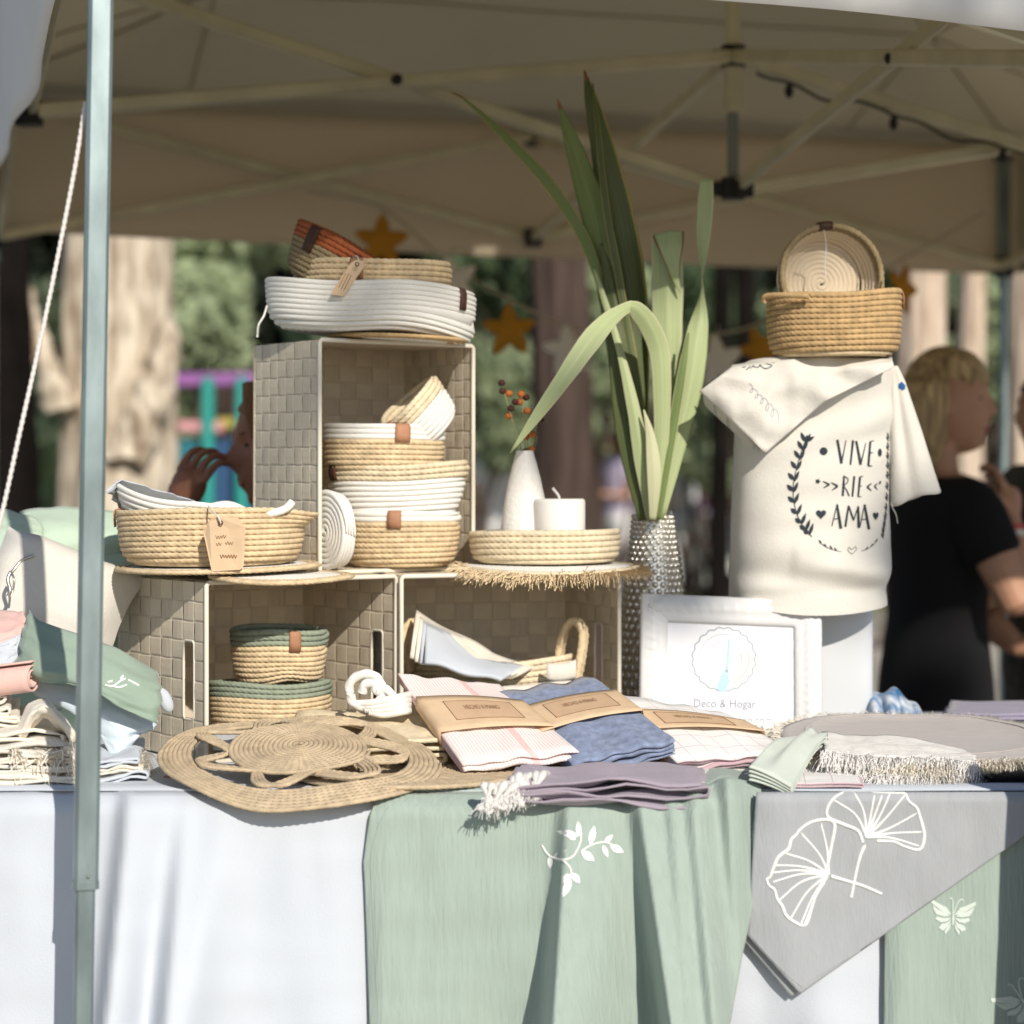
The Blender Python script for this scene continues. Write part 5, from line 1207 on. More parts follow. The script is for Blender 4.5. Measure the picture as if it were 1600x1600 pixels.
# ------------------------------------------------------------------ left pile
mc1 = thing('mint_cushion', 'mint green folded cushion cover behind the cream pouch at the left', 'cushion', P(90, 840, 3.42))
patch('fabric_fold', [[(-120, 800, 3.44), (-20, 795, 3.42), (24, 800, 3.40), (60, 812, 3.39)], [(-120, 850, 3.36), (-20, 838, 3.34), (34, 836, 3.33), (70, 840, 3.35)], [(-120, 930, 3.34), (-20, 900, 3.33), (20, 880, 3.33), (56, 868, 3.36)]], 'mint_cloth', mc1, seed=1)
patch('fabric_fold', [[(30, 800, 3.44), (80, 792, 3.45), (130, 794, 3.46), (188, 800, 3.46)], [(46, 826, 3.38), (84, 828, 3.37), (130, 836, 3.38), (190, 842, 3.40)], [(60, 850, 3.36), (86, 868, 3.36), (130, 880, 3.38), (190, 886, 3.42)], [(70, 850, 3.42), (100, 892, 3.42), (140, 900, 3.42), (190, 904, 3.44)]], 'mint_cloth', mc1, seed=2)
patch('fabric_fold', [[(56, 815, 3.40), (100, 838, 3.38), (150, 850, 3.40)], [(52, 850, 3.42), (90, 880, 3.44), (150, 890, 3.44)], [(50, 900, 3.46), (100, 930, 3.48), (160, 940, 3.48)]], 'sage_cloth', mc1, seed=3)
rows = [[(P(60, 0, 3.44).x+.19*math.copysign(abs(math.cos(a))**.5, math.cos(a))*k, 3.47+.10*math.copysign(abs(math.sin(a))**.5, math.sin(a))*k, z) for a in np.arange(40)/40*2*PI] for z, k in ((TZ+.003, .05), (TZ+.003, .8), (TZ+.05, 1), (TZ+.22, .97), (TZ+.30, .9), (TZ+.325, .6), (TZ+.33, .05))]
subsurf(grid('cushion_body', np.array(rows), 'mint_cloth', mc1, cv=True), 1)
cpz = thing('zip_pouch', 'cream linen pouch with a zip lying behind the front leg', 'pouch', P(100, 940, 3.22))
rows = []
for v in np.linspace(-1, 1, 36):
    row = []
    for a in np.arange(60)/60*2*PI:
        c_, s_ = math.cos(a), math.sin(a); x = np.sign(c_)*abs(c_)**.35; t_ = np.sign(s_)*abs(s_)**.9
        puff = max(.02, (1-abs(v)**4.5)*(1-abs(x)**5))**.55; xx = x*.112*(1-.05*(1-abs(v))); zz2 = v*.088*(1-.06*(1-abs(x)))
        row.append((xx+.005*nz(v*2, x*2), t_*.062*puff+.006*nz(x*3, v*3, 5)*puff+.004*math.sin(x*9+v*4)*(1-abs(v)), zz2+.007*nz(x*2.5, v*1.5, 2)))
    rows.append(row)
mrot = Matrix.Rotation(R(20), 4, 'Y') @ Matrix.Rotation(R(-24), 4, 'X'); A_ = np.array(rows); A_ = (xf(A_.reshape(-1, 3), mrot)+vec(P(84, 940, 3.24))).reshape(A_.shape)
subsurf(grid('pouch_body', A_, 'natural_cloth', cpz, cv=True), 1)
pb_ = bvh_of(cpz.children[0])
strokes('zip', pb_, [([(14, 900), (22, 890), (34, 876), (52, 868)], 2.6)], 'zip_metal', cpz, off=.001)
tube('zip_pull', interp([P(17, 893, 3.14), P(12, 906, 3.135), P(16, 922, 3.13), P(12, 932, 3.13)], 16), .0028, 'zip_metal', cpz, sides=7)
tube('zip_cord', interp([P(16, 893, 3.14), P(22, 905, 3.13), P(20, 925, 3.13)], 12), .0018, 'zip_metal', cpz, sides=6)
gc = thing('embroidered_napkin', 'sage green napkin with white stitched twig draped over the left pile', 'cloth', P(140, 1040, 3.05))
gnp = patch('napkin_cloth', [[(46, 953, 3.10), (66, 972, 3.06), (100, 984, 3.04), (158, 1004, 3.03), (212, 1030, 3.03), (246, 1050, 3.05)], [(36, 985, 3.06), (66, 1006, 3.02), (110, 1020, 3.00), (165, 1036, 2.99), (215, 1060, 2.99), (250, 1076, 3.01)], [(26, 1030, 3.03), (64, 1048, 2.99), (110, 1056, 2.975), (160, 1075, 2.96), (205, 1092, 2.965), (250, 1098, 2.99)], [(22, 1056, 3.05), (64, 1064, 3.0), (108, 1068, 2.98), (160, 1090, 2.955), (200, 1112, 2.96), (244, 1130, 2.98)]], 'sage_cloth', gc, seed=5, noise_=.005)
strokes('stitched_twig', bvh_of(gnp), [([(164, 1070), (176, 1072), (188, 1064), (196, 1060)], 1.6), ([(176, 1072), (186, 1074), (198, 1070)], 1.8), ([(188, 1062), (192, 1056)], 2.2), ([(200, 1062), (208, 1066), (217, 1071)], 1.8), ([(168, 1066), (176, 1064)], 2)], 'embroidery', gc)
lb = thing('pale_blue_cloth', 'pale blue cloth hanging under the sage green napkin on the left pile', 'cloth', P(190, 1120, 3.03))
patch('cloth_fold', [[(40, 1060, 3.06), (100, 1070, 3.04), (170, 1085, 3.03), (246, 1128, 3.04)], [(60, 1090, 3.04), (110, 1100, 3.02), (180, 1120, 3.0), (240, 1140, 3.02)], [(110, 1100, 3.03), (150, 1140, 3.01), (190, 1160, 3.0), (222, 1146, 3.02)], [(150, 1120, 3.03), (165, 1165, 3.01), (180, 1194, 3.0), (200, 1164, 3.01)]], 'pale_blue_cloth', lb, seed=7)
pk = thing('pink_cloth', 'dusty pink folded cloth at the far left above the cream stack', 'cloth', P(10, 1000, 3.1))
patch('cloth_fold', [[(-90, 950, 3.16), (0, 954, 3.14), (40, 958, 3.12)], [(-90, 990, 3.08), (0, 990, 3.07), (36, 986, 3.08)], [(-90, 1030, 3.06), (-10, 1024, 3.05), (26, 1010, 3.06)]], 'pink_cloth', pk, seed=8)
rows = []
for t in np.linspace(0, 1, 14):
    c_ = P(-60+112*t, 1072-14*t, 3.0); rr = .022; row = []
    for a in np.linspace(0, 4.6*PI, 60): q = rr*(.35+.65*a/(4.6*PI)); row.append((c_.x+.25*q*math.cos(a), c_.y+q*math.cos(a), c_.z+q*1.05*math.sin(a)))
    rows.append(row)
grid('rolled_edge', np.array(rows), 'pink_cloth', pk, solid=.0025)
patch('white_layer', [[(-90, 1010, 3.06), (0, 1004, 3.05), (34, 990, 3.06)], [(-90, 1050, 3.04), (-4, 1046, 3.03), (30, 1040, 3.04)]], 'white_cloth', pk, seed=9)
cs = thing('cream_textiles', 'stack of folded cream knitted textiles at the left table edge', 'textile', P(40, 1160, 3.0))
for k in range(5):
    zig('folded_cloth', P(-130, 1232-16*k, 2.90+.004*k), P(118-7*k, 1230-17*k, 2.905+.01*k), P(116-8*k, 1190-17*k, 3.14), P(-110, 1190-17*k, 3.14), 2, .017, ('cream_cloth', 'natural_cloth')[k % 2], cs, axis='u', seed=40+k, jit=.05, waves=.006)
for k in range(5): zig('folded_cloth', P(-150, 1150-15*k, 2.97+.006*k), P(28-9*k, 1150-15*k, 2.98+.008*k), P(30-9*k, 1118-15*k, 3.16), P(-130, 1118-15*k, 3.16), 2, .016, ('natural_cloth', 'cream_cloth')[k % 2], cs, axis='u', seed=70+k, jit=.05, waves=.006)
pts, drs = [], []
for k in range(120): pts.append(P(60+rng.uniform(-50, 55), 1168+rng.uniform(0, 45), 2.92)); drs.append((.6, -.5, -.1))
fringe('yarn_ends', pts, drs, .020, 'cream_fringe', cs, per=2, wid=.0012, droop=.5, jit=.6)
V = np.array([P(34+64*f, 1150-46*math.sin(PI*f)**.6, 2.95) for f in np.linspace(0, 1, 20)])
patch('curled_edge', [[(20, 1140, 3.0), (56, 1092, 2.99), (92, 1112, 2.98), (120, 1150, 2.98)], [(30, 1150, 2.94), (60, 1106, 2.93), (90, 1120, 2.93), (118, 1156, 2.94)], [(40, 1156, 2.97), (62, 1124, 2.96), (88, 1132, 2.96), (110, 1160, 2.97)]], 'cream_cloth', cs, seed=11, noise_=.006)
fs = thing('frayed_cloth', 'frayed white and cream cloth ends beside the front leg', 'cloth', P(190, 1190, 2.98))
for k in range(3): zig('folded_cloth', P(120, 1226-12*k, 2.93), P(222-6*k, 1222-14*k, 2.94), P(228-5*k, 1196-14*k, 3.10), P(120, 1200-12*k, 3.08), 2, .012, ('white_cloth', 'cream_cloth')[k % 2], fs, axis='u', seed=50+k, jit=.06, waves=.005)
pts, drs = [], []
for k in range(140): pts.append(P(218+rng.normal(0, 5), 1186+rng.uniform(-12, 34), 2.97+rng.uniform(0, .08))); drs.append((.8, -.3, .0))
fringe('fringe', pts, drs, .016, 'cream_fringe', fs, per=3, wid=.0009, droop=.5, jit=.6)
wp = thing('white_pompom', 'white rounded fabric end peeking out beside the sage green napkin', 'fabric end', P(258, 1096, 3.02))
V, Fc = blob_vf((0, 0, 0), (.010, .009, .019), 12, 16); obj('fabric_end', xf(V, Matrix.Rotation(R(-25), 4, 'Y'))+vec(P(258, 1094, 3.03)), Fc, 'white_cloth', wp)
mat('teal_shirt', (.03, .045, .07), rough=.9); mat('lace_black', (.03, .028, .028), rough=.9, var=.6, var_scale=40, var2=(.10, .08, .06))
mat('shirt_white', (.78, .78, .78), rough=.9); mat('shirt_lilac', (.52, .46, .60), rough=.9); mat('shirt_pink', (.62, .28, .32), rough=.9); mat('jeans', (.10, .14, .24), rough=.9); mat('hair_red', (.40, .12, .06), rough=.7); mat('hair_black', (.02, .016, .014), rough=.6)
# ------------------------------------------------------------------ star garland along the back of the tent
def star(label, px, py, d, size, m, group, rot=0.0, yaw=0.0):
    c = P(px, py, d); t = thing('felt_star', label, 'star', c, group); V, Fc = [], []
    r1 = size/F*d; nr = 10; na = 60
    for side in (-1, 1):
        for k in range(nr):
            f = (k+.02)/(nr-1)*.985
            for a in np.arange(na)/na*2*PI:
                s = (a/(2*PI/5)) % 1; tri = abs(s-.5)*2; rad = r1*(.47+.53*tri**1.25); rr = rad*f
                an = a+PI/2+rot; x, z = rr*math.cos(an), rr*math.sin(an); th_ = .020*math.sqrt(max(0, 1-f**2.2))*(.6+.4*(1-tri*f))
                V.append((x*math.cos(yaw), side*th_+x*math.sin(yaw), z))
    n = nr*na
    F1 = gridfaces(nr, na, False, True); F2 = gridfaces(nr, na, False, True, n); V = np.array(V)+vec(c)
    Fl = F1.tolist()+[q[::-1] for q in F2.tolist()]+[[(nr-1)*na+k, (nr-1)*na+(k+1) % na, n+(nr-1)*na+(k+1) % na, n+(nr-1)*na+k] for k in range(na)]
    obj('star_body', V, Fl, m, t)
    tube('hanging_loop', [c+Vector((0, 0, r1*.9)), c+Vector((0, .004, r1*1.05)), c+Vector((0, 0, r1*1.25))], .002, 'string', t, sides=5); return t
GS = 'felt stars on the garland'
star('mustard felt star behind the rust rimmed basket at the upper left', 596, 378, 5.5, 46, 'felt_mustard', GS, -.05)
star('cream felt star just right of the white basket pile', 708, 440, 5.5, 44, 'felt_white', GS, .25)
star('mustard felt star in the gap between the upper box and the leaves', 796, 517, 5.5, 46, 'felt_mustard', GS, .03)
star('cream felt star behind the long bent leaf', 888, 548, 5.5, 44, 'felt_white', GS, .1)
star('cream felt star between the leaves and the draped napkin', 1122, 565, 5.6, 46, 'felt_white', GS, .15)
star('mustard felt star half hidden by the basket on the bag', 1188, 545, 5.6, 38, 'felt_mustard', GS, .4)
star('mustard felt star right of the basket on the bag', 1410, 452, 5.8, 44, 'felt_mustard', GS, -.3, .8)
gl_ = tube('garland_string', interp([P(480, 300, 5.55), P(596, 325, 5.52), P(700, 410, 5.52), P(790, 465, 5.52), P(890, 510, 5.52), P(1010, 530, 5.55), P(1120, 522, 5.6), P(1190, 505, 5.62), P(1300, 460, 5.7), P(1410, 405, 5.8), P(1540, 330, 5.9)], 120), .004, 'string', sides=6)
tag(gl_, 'thin pale string of the star garland sagging across the back of the tent', 'string')

# ------------------------------------------------------------------ people
def head_vf(c, fwd, s=1.0, pitch=0.0):
    ph = np.linspace(.03, PI-.03, 52); th = np.arange(72)/72*2*PI; PH, TH = np.meshgrid(ph, th, indexing='ij')
    x, y, z = np.sin(PH)*np.cos(TH), np.sin(PH)*np.sin(TH), np.cos(PH)
    X, Y, Z = .094*x, .074*y, .116*z
    low_ = np.clip(-Z/.116, 0, 1); Y = Y*(1-.34*low_**1.5); X = np.where(X > 0, X*np.clip(np.sin(PH), .2, 1)**-.40, X*(1-.55*low_**1.2))
    g = lambda zc, sz, yc, sy: np.exp(-((Z-zc)/sz)**2-((np.abs(Y)-yc)/sy)**2)*(X > 0)
    X = X+.021*g(-.022, .016, 0, .012)+.014*g(.000, .020, 0, .009)+.009*g(-.055, .007, 0, .020)+.008*g(-.068, .007, 0, .017)+.014*g(-.100, .016, 0, .022)+.006*g(.036, .012, .02, .03)-.010*g(.010, .012, .031, .013)-.004*g(-.061, .003, 0, .022)
    V = np.stack([X, Y, Z], -1).reshape(-1, 3)*s
    f = Vector(fwd).normalized(); l = Vector((0, 0, 1)).cross(f).normalized(); u = f.cross(l)
    m = Matrix((f, l, u)).transposed().to_4x4() @ Matrix.Rotation(pitch, 4, 'Y'); m.translation = Vector(c)
    V = xf(V, m); Fc = gridfaces(52, 72, False, True).tolist(); Fc += [list(range(71, -1, -1)), [51*72+k for k in range(72)]]
    return (V, Fc), m
def limb(pts, rad, sides=14, n=26):
    C = interp([tuple(p) for p in pts], n); r = interp([[x] for x in rad], n)[:, 0]; r[0] *= .45; r[-1] *= .45
    return tube_vf(C, r, sides)
def torso(rings, n=30):
    """closed loft of ellipses: (centre, rx along a, ry along b, a, b)"""
    V = []
    A = interp([(*r[0], r[1], r[2]) for r in rings], n); a, b = vec(rings[0][3]), vec(rings[0][4]); th = np.arange(32)/32*2*PI
    for i, q in enumerate(A):
        k = .25 if i in (0, n-1) else 1; V.append(q[:3]+q[3]*k*np.cos(th)[:, None]*a+q[4]*k*np.sin(th)[:, None]*b)
    Fc = gridfaces(n, 32, False, True).tolist(); Fc += [list(range(31, -1, -1)), [(n-1)*32+k for k in range(32)]]
    return np.array(V).reshape(-1, 3), Fc
def fuse(name, parts, m, parent, voxel=.006):
    V, Fc = join(parts); o = obj(name, V, Fc, m, parent); r = o.modifiers.new('fuse', 'REMESH'); r.mode = 'VOXEL'; r.voxel_size = voxel; r.use_smooth_shade = True
    s = o.modifiers.new('relax', 'SMOOTH'); s.iterations = 3; s.factor = .5; return o
def hand(wrist, dirv, palm, curl, s=1.0, spread=.018):
    """palm with four bent fingers and a thumb: dirv along the fingers, palm = palm normal"""
    d = Vector(dirv).normalized(); pn = Vector(palm); pn = (pn-d*pn.dot(d)).normalized(); sd = d.cross(pn); w_ = Vector(wrist); ps = []
    ps.append(limb([w_-d*.02, w_+d*.02, w_+d*.06, w_+d*.088], [.022*s, .027*s, .034*s, .026*s], 14, 12))
    for k in (-.5, .5): ps.append(limb([w_+d*.03+sd*.018*k, w_+d*.07+sd*.036*k, w_+d*.092+sd*.040*k], [.016*s, .017*s, .012*s], 10, 8))
    for k, (o_, L) in enumerate(((-.036, .060), (-.012, .074), (.013, .078), (.037, .070))):
        b_ = w_+d*.085+sd*o_; d1 = (d+pn*curl*.5+sd*o_*2).normalized(); d2 = (d*.5+pn*curl*1.3).normalized(); d3 = (d*(.2-curl*.4)+pn*curl*1.6).normalized()
        p1 = b_+d1*L*.5; p2 = p1+d2*L*.32; p3 = p2+d3*L*.26; ps.append(limb([b_-d*.012, b_, p1, p2, p3], [.0090*s, .0090*s, .0080*s, .0074*s, .006*s], 9, 14))
    b_ = w_+d*.03+sd*.030; p1 = b_+(d*.5+sd*.7+pn*.4).normalized()*.035; p2 = p1+(d*.8+sd*.2+pn*.6).normalized()*.03; ps.append(limb([b_-d*.01, b_, p1, p2], [.013*s, .013*s, .010*s, .0075*s], 9, 12))
    return ps
def hair_shell(name, hm, s, fn, m, parent, extra=(), vox=.006):
    """cap of hair round the head: fn(direction) gives (cover, thickness)"""
    ph = np.linspace(.02, PI-.02, 44); th = np.arange(64)/64*2*PI; V = []
    for p in ph:
        for t in th:
            x, y, z = math.sin(p)*math.cos(t), math.sin(p)*math.sin(t), math.cos(p); c_ = fn(x, y, z)
            strand = 1+.018*math.sin(t*26+3*math.sin(p*4))
            V.append((.094*x*c_*strand, .076*y*c_*strand, .118*z*c_))
    V = xf(np.array(V)*s, hm); Fc = gridfaces(44, 64, False, True).tolist(); Fc += [list(range(63, -1, -1)), [43*64+k for k in range(64)]]
    return fuse(name, [(V, Fc)]+list(extra), m, parent, vox)
XA, YA = (1, 0, 0), (0, 1, 0)

# woman in the black shirt at the right, in profile, hand lifted
d = 4.9; Q = lambda x, y, dd=0: P(x, y, d+dd)
pw = thing('person', 'woman with blonde hair in a black shirt seen in profile, hand raised', 'person', (Q(1465, 0).x, d, 0))
hd, hm = head_vf(Q(1478, 632), (.99, -.10, 0), 1.0, R(-3))
neck = limb([Q(1460, 690), Q(1462, 720), Q(1460, 750)], [.052, .050, .062])
tors = torso([(Q(1462, 738), .05, .07, XA, YA), (Q(1462, 752), .09, .15, XA, YA), (Q(1463, 790), .112, .185, XA, YA), (Q(1466, 860), .118, .165, XA, YA), (Q(1466, 960), .108, .145, XA, YA), (Q(1462, 1060), .112, .165, XA, YA), (Q(1462, 1150), .120, .180, XA, YA), (Q(1462, 1190), .10, .165, XA, YA)])
sh = Q(1520, 800, -.16); el_ = Q(1597, 958, -.22); wr_ = Q(1578, 818, -.13)
arm = [limb([Q(1490, 785, -.10), sh, sh.lerp(el_, .5), el_], [.05, .055, .046, .040]), limb([el_, el_.lerp(wr_, .35), wr_, Q(1574, 800, -.12)], [.040, .040, .027, .025])]
hnd = hand(wr_, Q(1568, 745, -.08)-wr_, (-.8, .5, .2), .55)
sh2 = Q(1500, 790, .16); el2 = Q(1530, 960, .2); wr2 = Q(1590, 1010, .12)
arm2 = [limb([Q(1490, 780, .1), sh2, el2], [.05, .052, .040]), limb([el2, el2.lerp(wr2, .5), wr2], [.040, .036, .026])]+hand(wr2, (1, -.3, .1), (0, -.4, -1), .3)
legs = [limb([Vector((Q(1462, 0).x, d+s*.085, .62)), Vector((Q(1462, 0).x, d+s*.09, .36)), Vector((Q(1464, 0).x, d+s*.09, .07))], [.085, .058, .040]) for s in (-1, 1)]
feet = [limb([Vector((Q(1455, 0).x-.03, d+s*.09, .04)), Vector((Q(1462, 0).x+.07, d+s*.09, .035)), Vector((Q(1462, 0).x+.16, d+s*.10, .025))], [.04, .042, .028]) for s in (-1, 1)]
fuse('body', [hd, neck, tors]+arm+hnd+arm2+legs+feet, 'skin', pw, .004)
shirt = torso([(Q(1461, 741), .062, .085, XA, YA), (Q(1462, 753), .102, .162, XA, YA), (Q(1463, 790), .116, .190, XA, YA), (Q(1466, 860), .120, .172, XA, YA), (Q(1464, 960), .112, .152, XA, YA), (Q(1462, 1060), .128, .180, XA, YA), (Q(1462, 1140), .136, .195, XA, YA)])
slv = [limb([Q(1490, 785, -.10), sh, sh.lerp(el_, .48)], [.062, .068, .064]), limb([Q(1490, 780, .1), sh2, sh2.lerp(el2, .5)], [.06, .066, .06])]
fuse('shirt', [shirt]+slv, 'black_shirt', pw, .007)
trs = [torso([(Q(1462, 1100), .133, .19, XA, YA), (Q(1462, 1190), .132, .19, XA, YA), (Q(1462, 1260), .10, .16, XA, YA)])]+[limb([Vector((Q(1462, 0).x, d+s*.085, .64)), Vector((Q(1462, 0).x, d+s*.09, .36)), Vector((Q(1464, 0).x, d+s*.09, .09))], [.098, .072, .060]) for s in (-1, 1)]
fuse('trousers', trs, 'black_shirt', pw, .008)
def fringe_hair(x, y, z):
    face = x > .42 and z < .45 and abs(y) < .95
    return .86 if (x > -.14 and z < .60-.30*x and z < .46) else (1.10+.05*(z > 0))
bob = [limb([Q(1440, 600, s*.05), Q(1432, 650, s*.062), Q(1436, 700, s*.055), Q(1448, 738, s*.045)], [.052, .056, .048, .018]) for s in (-1, 0, 1)]+[limb([Q(1456, 585, -.062), Q(1450, 640, -.078), Q(1450, 690, -.074), Q(1456, 735, -.055)], [.030, .026, .022, .010]), limb([Q(1458, 590, -.062), Q(1452, 650, -.075), Q(1452, 700, -.066), Q(1456, 742, -.05)], [.036, .036, .030, .012]),
       limb([Q(1486, 562, -.02), Q(1514, 568, -.02), Q(1536, 592, -.012), Q(1540, 606, -.008)], [.030, .026, .016, .006]), limb([Q(1482, 564, -.04), Q(1502, 574, -.055), Q(1512, 600, -.052), Q(1512, 622, -.05)], [.028, .022, .014, .005])]
for k in range(30):
    a = R(35+k*8.5); s_ = -math.sin(a); c_ = math.cos(a); rx_ = .088+.008*rng.random()
    top_ = hm @ Vector((.02*rng.normal()-.01, .02*rng.normal(), .120)); mid_ = hm @ Vector((c_*rx_*1.02, s_*rx_*.93, .05)); low_ = hm @ Vector((c_*rx_*.98-.01, s_*rx_*.9, -.05)); end_ = hm @ Vector((c_*rx_*.72-.02+.01*rng.normal(), s_*rx_*.72, -.125-.02*rng.random()))
    if c_ < .0: bob.append(limb([top_, mid_, low_, end_], [.008, .011, .010, .004], 7, 18))
hair_shell('hair', hm, 1.0, fringe_hair, 'hair_blonde', pw, bob, .0045)
for nm, pt_e, r, mm in (('eye', (.073, -.032, .010), (.007, .010, .004), 'eye_dark'), ('lips', (.088, -.002, -.061), (.006, .018, .007), 'lips'), ('ear', (-.002, -.074, -.005), (.016, .008, .028), 'skin')):
    V, Fc = blob_vf(pt_e, r, 8, 10); obj(nm, xf(V, hm), Fc, mm, pw)
V, Fc = tube_vf(interp([wr_.lerp(el_, .06), wr_.lerp(el_, .12)], 4), .033, 14); obj('wristband', V, Fc, 'red_paint', pw)
V, Fc = tube_vf(interp([wr_.lerp(el_, .13), wr_.lerp(el_, .20)], 4), .034, 14); obj('wristband', V, Fc, 'felt_white', pw)

# person behind the upper box, face turned left, fist at the mouth
d = 3.98; Q = lambda x, y, dd=0: P(x, y, d+dd)
pl = thing('person', 'person behind the upper woven box in profile with a hand at the mouth', 'person', (Q(470, 0).x, d, 0))
hd, hm = head_vf(Q(448, 700), (-.98, -.18, 0), 1.0, R(4))
neck = limb([Q(468, 760), Q(476, 800), Q(480, 840)], [.052, .05, .06])
tors = torso([(Q(480, 822), .06, .08, XA, YA), (Q(480, 840), .10, .15, XA, YA), (Q(482, 880), .12, .19, XA, YA), (Q(480, 980), .12, .165, XA, YA), (Q(478, 1120), .115, .15, XA, YA), (Q(476, 1260), .13, .18, XA, YA), (Q(476, 1300), .11, .17, XA, YA)])
sh = Q(455, 880, -.14); el_ = Q(330, 1000, -.08); wr_ = Q(278, 806, -.05)
arm = [limb([Q(470, 865, -.1), sh, sh.lerp(el_, .5), el_], [.05, .05, .044, .040]), limb([el_, el_.lerp(wr_, .4), wr_], [.040, .038, .027])]
hnd = hand(wr_, Q(300, 745, -.05)-wr_, (.60, .75, -.3), .8, 1.0)
legs = [limb([Vector((Q(476, 0).x, d+s*.085, .58)), Vector((Q(476, 0).x, d+s*.09, .34)), Vector((Q(476, 0).x, d+s*.09, .07))], [.085, .058, .040]) for s in (-1, 1)]
feet = [limb([Vector((Q(476, 0).x+.05, d+s*.09, .04)), Vector((Q(476, 0).x-.06, d+s*.09, .035)), Vector((Q(476, 0).x-.16, d+s*.10, .025))], [.04, .042, .028]) for s in (-1, 1)]
fuse('body', [hd, neck, tors]+arm+hnd+legs+feet, 'skin_tent_shade', pl, .004)
fuse('shirt', [torso([(Q(480, 826), .07, .095, XA, YA), (Q(480, 842), .112, .165, XA, YA), (Q(482, 880), .134, .205, XA, YA), (Q(480, 980), .134, .18, XA, YA), (Q(478, 1120), .13, .165, XA, YA), (Q(476, 1250), .145, .195, XA, YA)]), limb([Q(470, 865, -.1), sh, sh.lerp(el_, .55)], [.06, .064, .058])], 'teal_shirt', pl, .008)
hair_shell('hair', hm, 1.0, lambda x, y, z: .86 if (x > .25 and z < .55) else 1.13, 'hair_brown', pl, [limb([Q(455, 605, s*.05), Q(500, 660, s*.06), Q(505, 760, s*.06), Q(500, 860, s*.05)], [.05, .055, .05, .02]) for s in (-1, 0, 1)]+[limb([Q(402, 600, -.06), Q(394, 640, -.075), Q(400, 690, -.078)], [.03, .018, .008])])
for nm, pt_e, r, mm in (('eye', (.074, .032, .010), (.007, .011, .004), 'eye_dark'), ('eyebrow', (.084, .030, .032), (.004, .016, .003), 'hair_brown'), ('lips', (.088, .002, -.061), (.006, .018, .007), 'lips')):
    V, Fc = blob_vf(pt_e, r, 8, 10); obj(nm, xf(V, hm), Fc, mm, pl)

def simple_person(label, px, d, hh, fwd, top, legm, hairm, group=None, vox=.012, arm_up=False, sit=False):
    """full figure for the middle distance, hh = standing height"""
    x = P(px, 0, d).x; t = thing('person', label, 'person', (x, d, 0), group); k = hh/1.7; f = Vector(fwd).normalized(); l = Vector((0, 0, 1)).cross(f)
    B = lambda a, b, z: Vector((x, d, 0))+f*a*k+l*b*k+Vector((0, 0, z*k))
    hd, hm = head_vf(B(.02, 0, 1.57), fwd, k*.95)
    T_ = lambda w_: torso([(B(0, 0, 1.44), .06*k, .07*k, tuple(f), tuple(l)), (B(0, 0, 1.40), (.09+w_)*k, (.17+w_)*k, tuple(f), tuple(l)), (B(0, 0, 1.25), (.11+w_)*k, (.18+w_)*k, tuple(f), tuple(l)), (B(0, 0, 1.05), (.10+w_)*k, (.145+w_)*k, tuple(f), tuple(l)), (B(0, 0, .88), (.12+w_)*k, (.17+w_)*k, tuple(f), tuple(l))])
    arms, slv = [], []
    for s in (-1, 1):
        sh, e, w_ = B(0, .20*s, 1.36), B(.02, .25*s, 1.08), (B(.22, .18*s, 1.10) if (arm_up or s > 0) else B(.08, .26*s, .86))
        arms += [limb([sh, e], [.048*k, .038*k], n=10), limb([e, w_], [.038*k, .026*k], n=10)]+hand(w_, w_-e, f.cross(Vector((0, 0, 1))), .4, k); slv.append(limb([B(0, .15*s, 1.38), sh, sh.lerp(e, .6)], [.055*k, .06*k, .056*k], n=10))
    lg = [limb([B(0, .09*s, .90), B(.01, .095*s, .48), B(-.01, .10*s, .07)], [.085*k, .058*k, .042*k]) for s in (-1, 1)]; ft = [limb([B(-.05, .10*s, .04), B(.06, .10*s, .035), B(.16, .11*s, .025)], [.04*k, .042*k, .03*k], n=10) for s in (-1, 1)]
    fuse('body', [hd, limb([B(0, 0, 1.40), B(.01, 0, 1.50)], [.058*k, .05*k], n=8), T_(0)]+arms+lg+ft, 'skin', t, vox)
    fuse('shirt', [T_(.014)]+slv, top, t, vox)
    fuse('trousers', [torso([(B(0, 0, .95), .125*k, .175*k, tuple(f), tuple(l)), (B(0, 0, .86), .13*k, .18*k, tuple(f), tuple(l)), (B(0, 0, .78), .10*k, .16*k, tuple(f), tuple(l))])]+[limb([B(0, .09*s, .90), B(.01, .095*s, .48), B(-.01, .10*s, .10)], [.098*k, .074*k, .062*k]) for s in (-1, 1)], legm, t, vox)
    hair_shell('hair', hm, k*.95, lambda x, y, z: .86 if (x > .3 and z < .5) else 1.12, hairm, t, vox=vox)
    return t
simple_person('person in black lace at the right edge of the photo facing the woman', 1650, 5.15, 1.50, (-.95, -.3, 0), 'lace_black', 'lace_black', 'hair_black', vox=.008, arm_up=True)
GP = 'people strolling in the park beyond the tent'
simple_person('far person with red hair and a white shirt left of the bottle vase', 778, 17.5, 1.62, (.3, -1, 0), 'shirt_white', 'shirt_white', 'hair_red', GP)
simple_person('far person in a pink top behind the dried berries', 742, 21.0, 1.60, (-.6, -1, 0), 'shirt_pink', 'jeans', 'hair_brown', GP)
simple_person('far person in a lilac shirt right of the dark tree trunk', 968, 18.5, 1.62, (-1, -.4, 0), 'shirt_lilac', 'shirt_white', 'hair_black', GP)
simple_person('far person in white between the leaves and the printed bag', 1078, 22.0, 1.55, (1, -.3, 0), 'shirt_white', 'jeans', 'hair_brown', GP)
simple_person('far person in a white shirt under the trees behind the bottle vase', 846, 20.0, 1.66, (-.3, -1, 0), 'shirt_white', 'jeans', 'hair_black', GP)

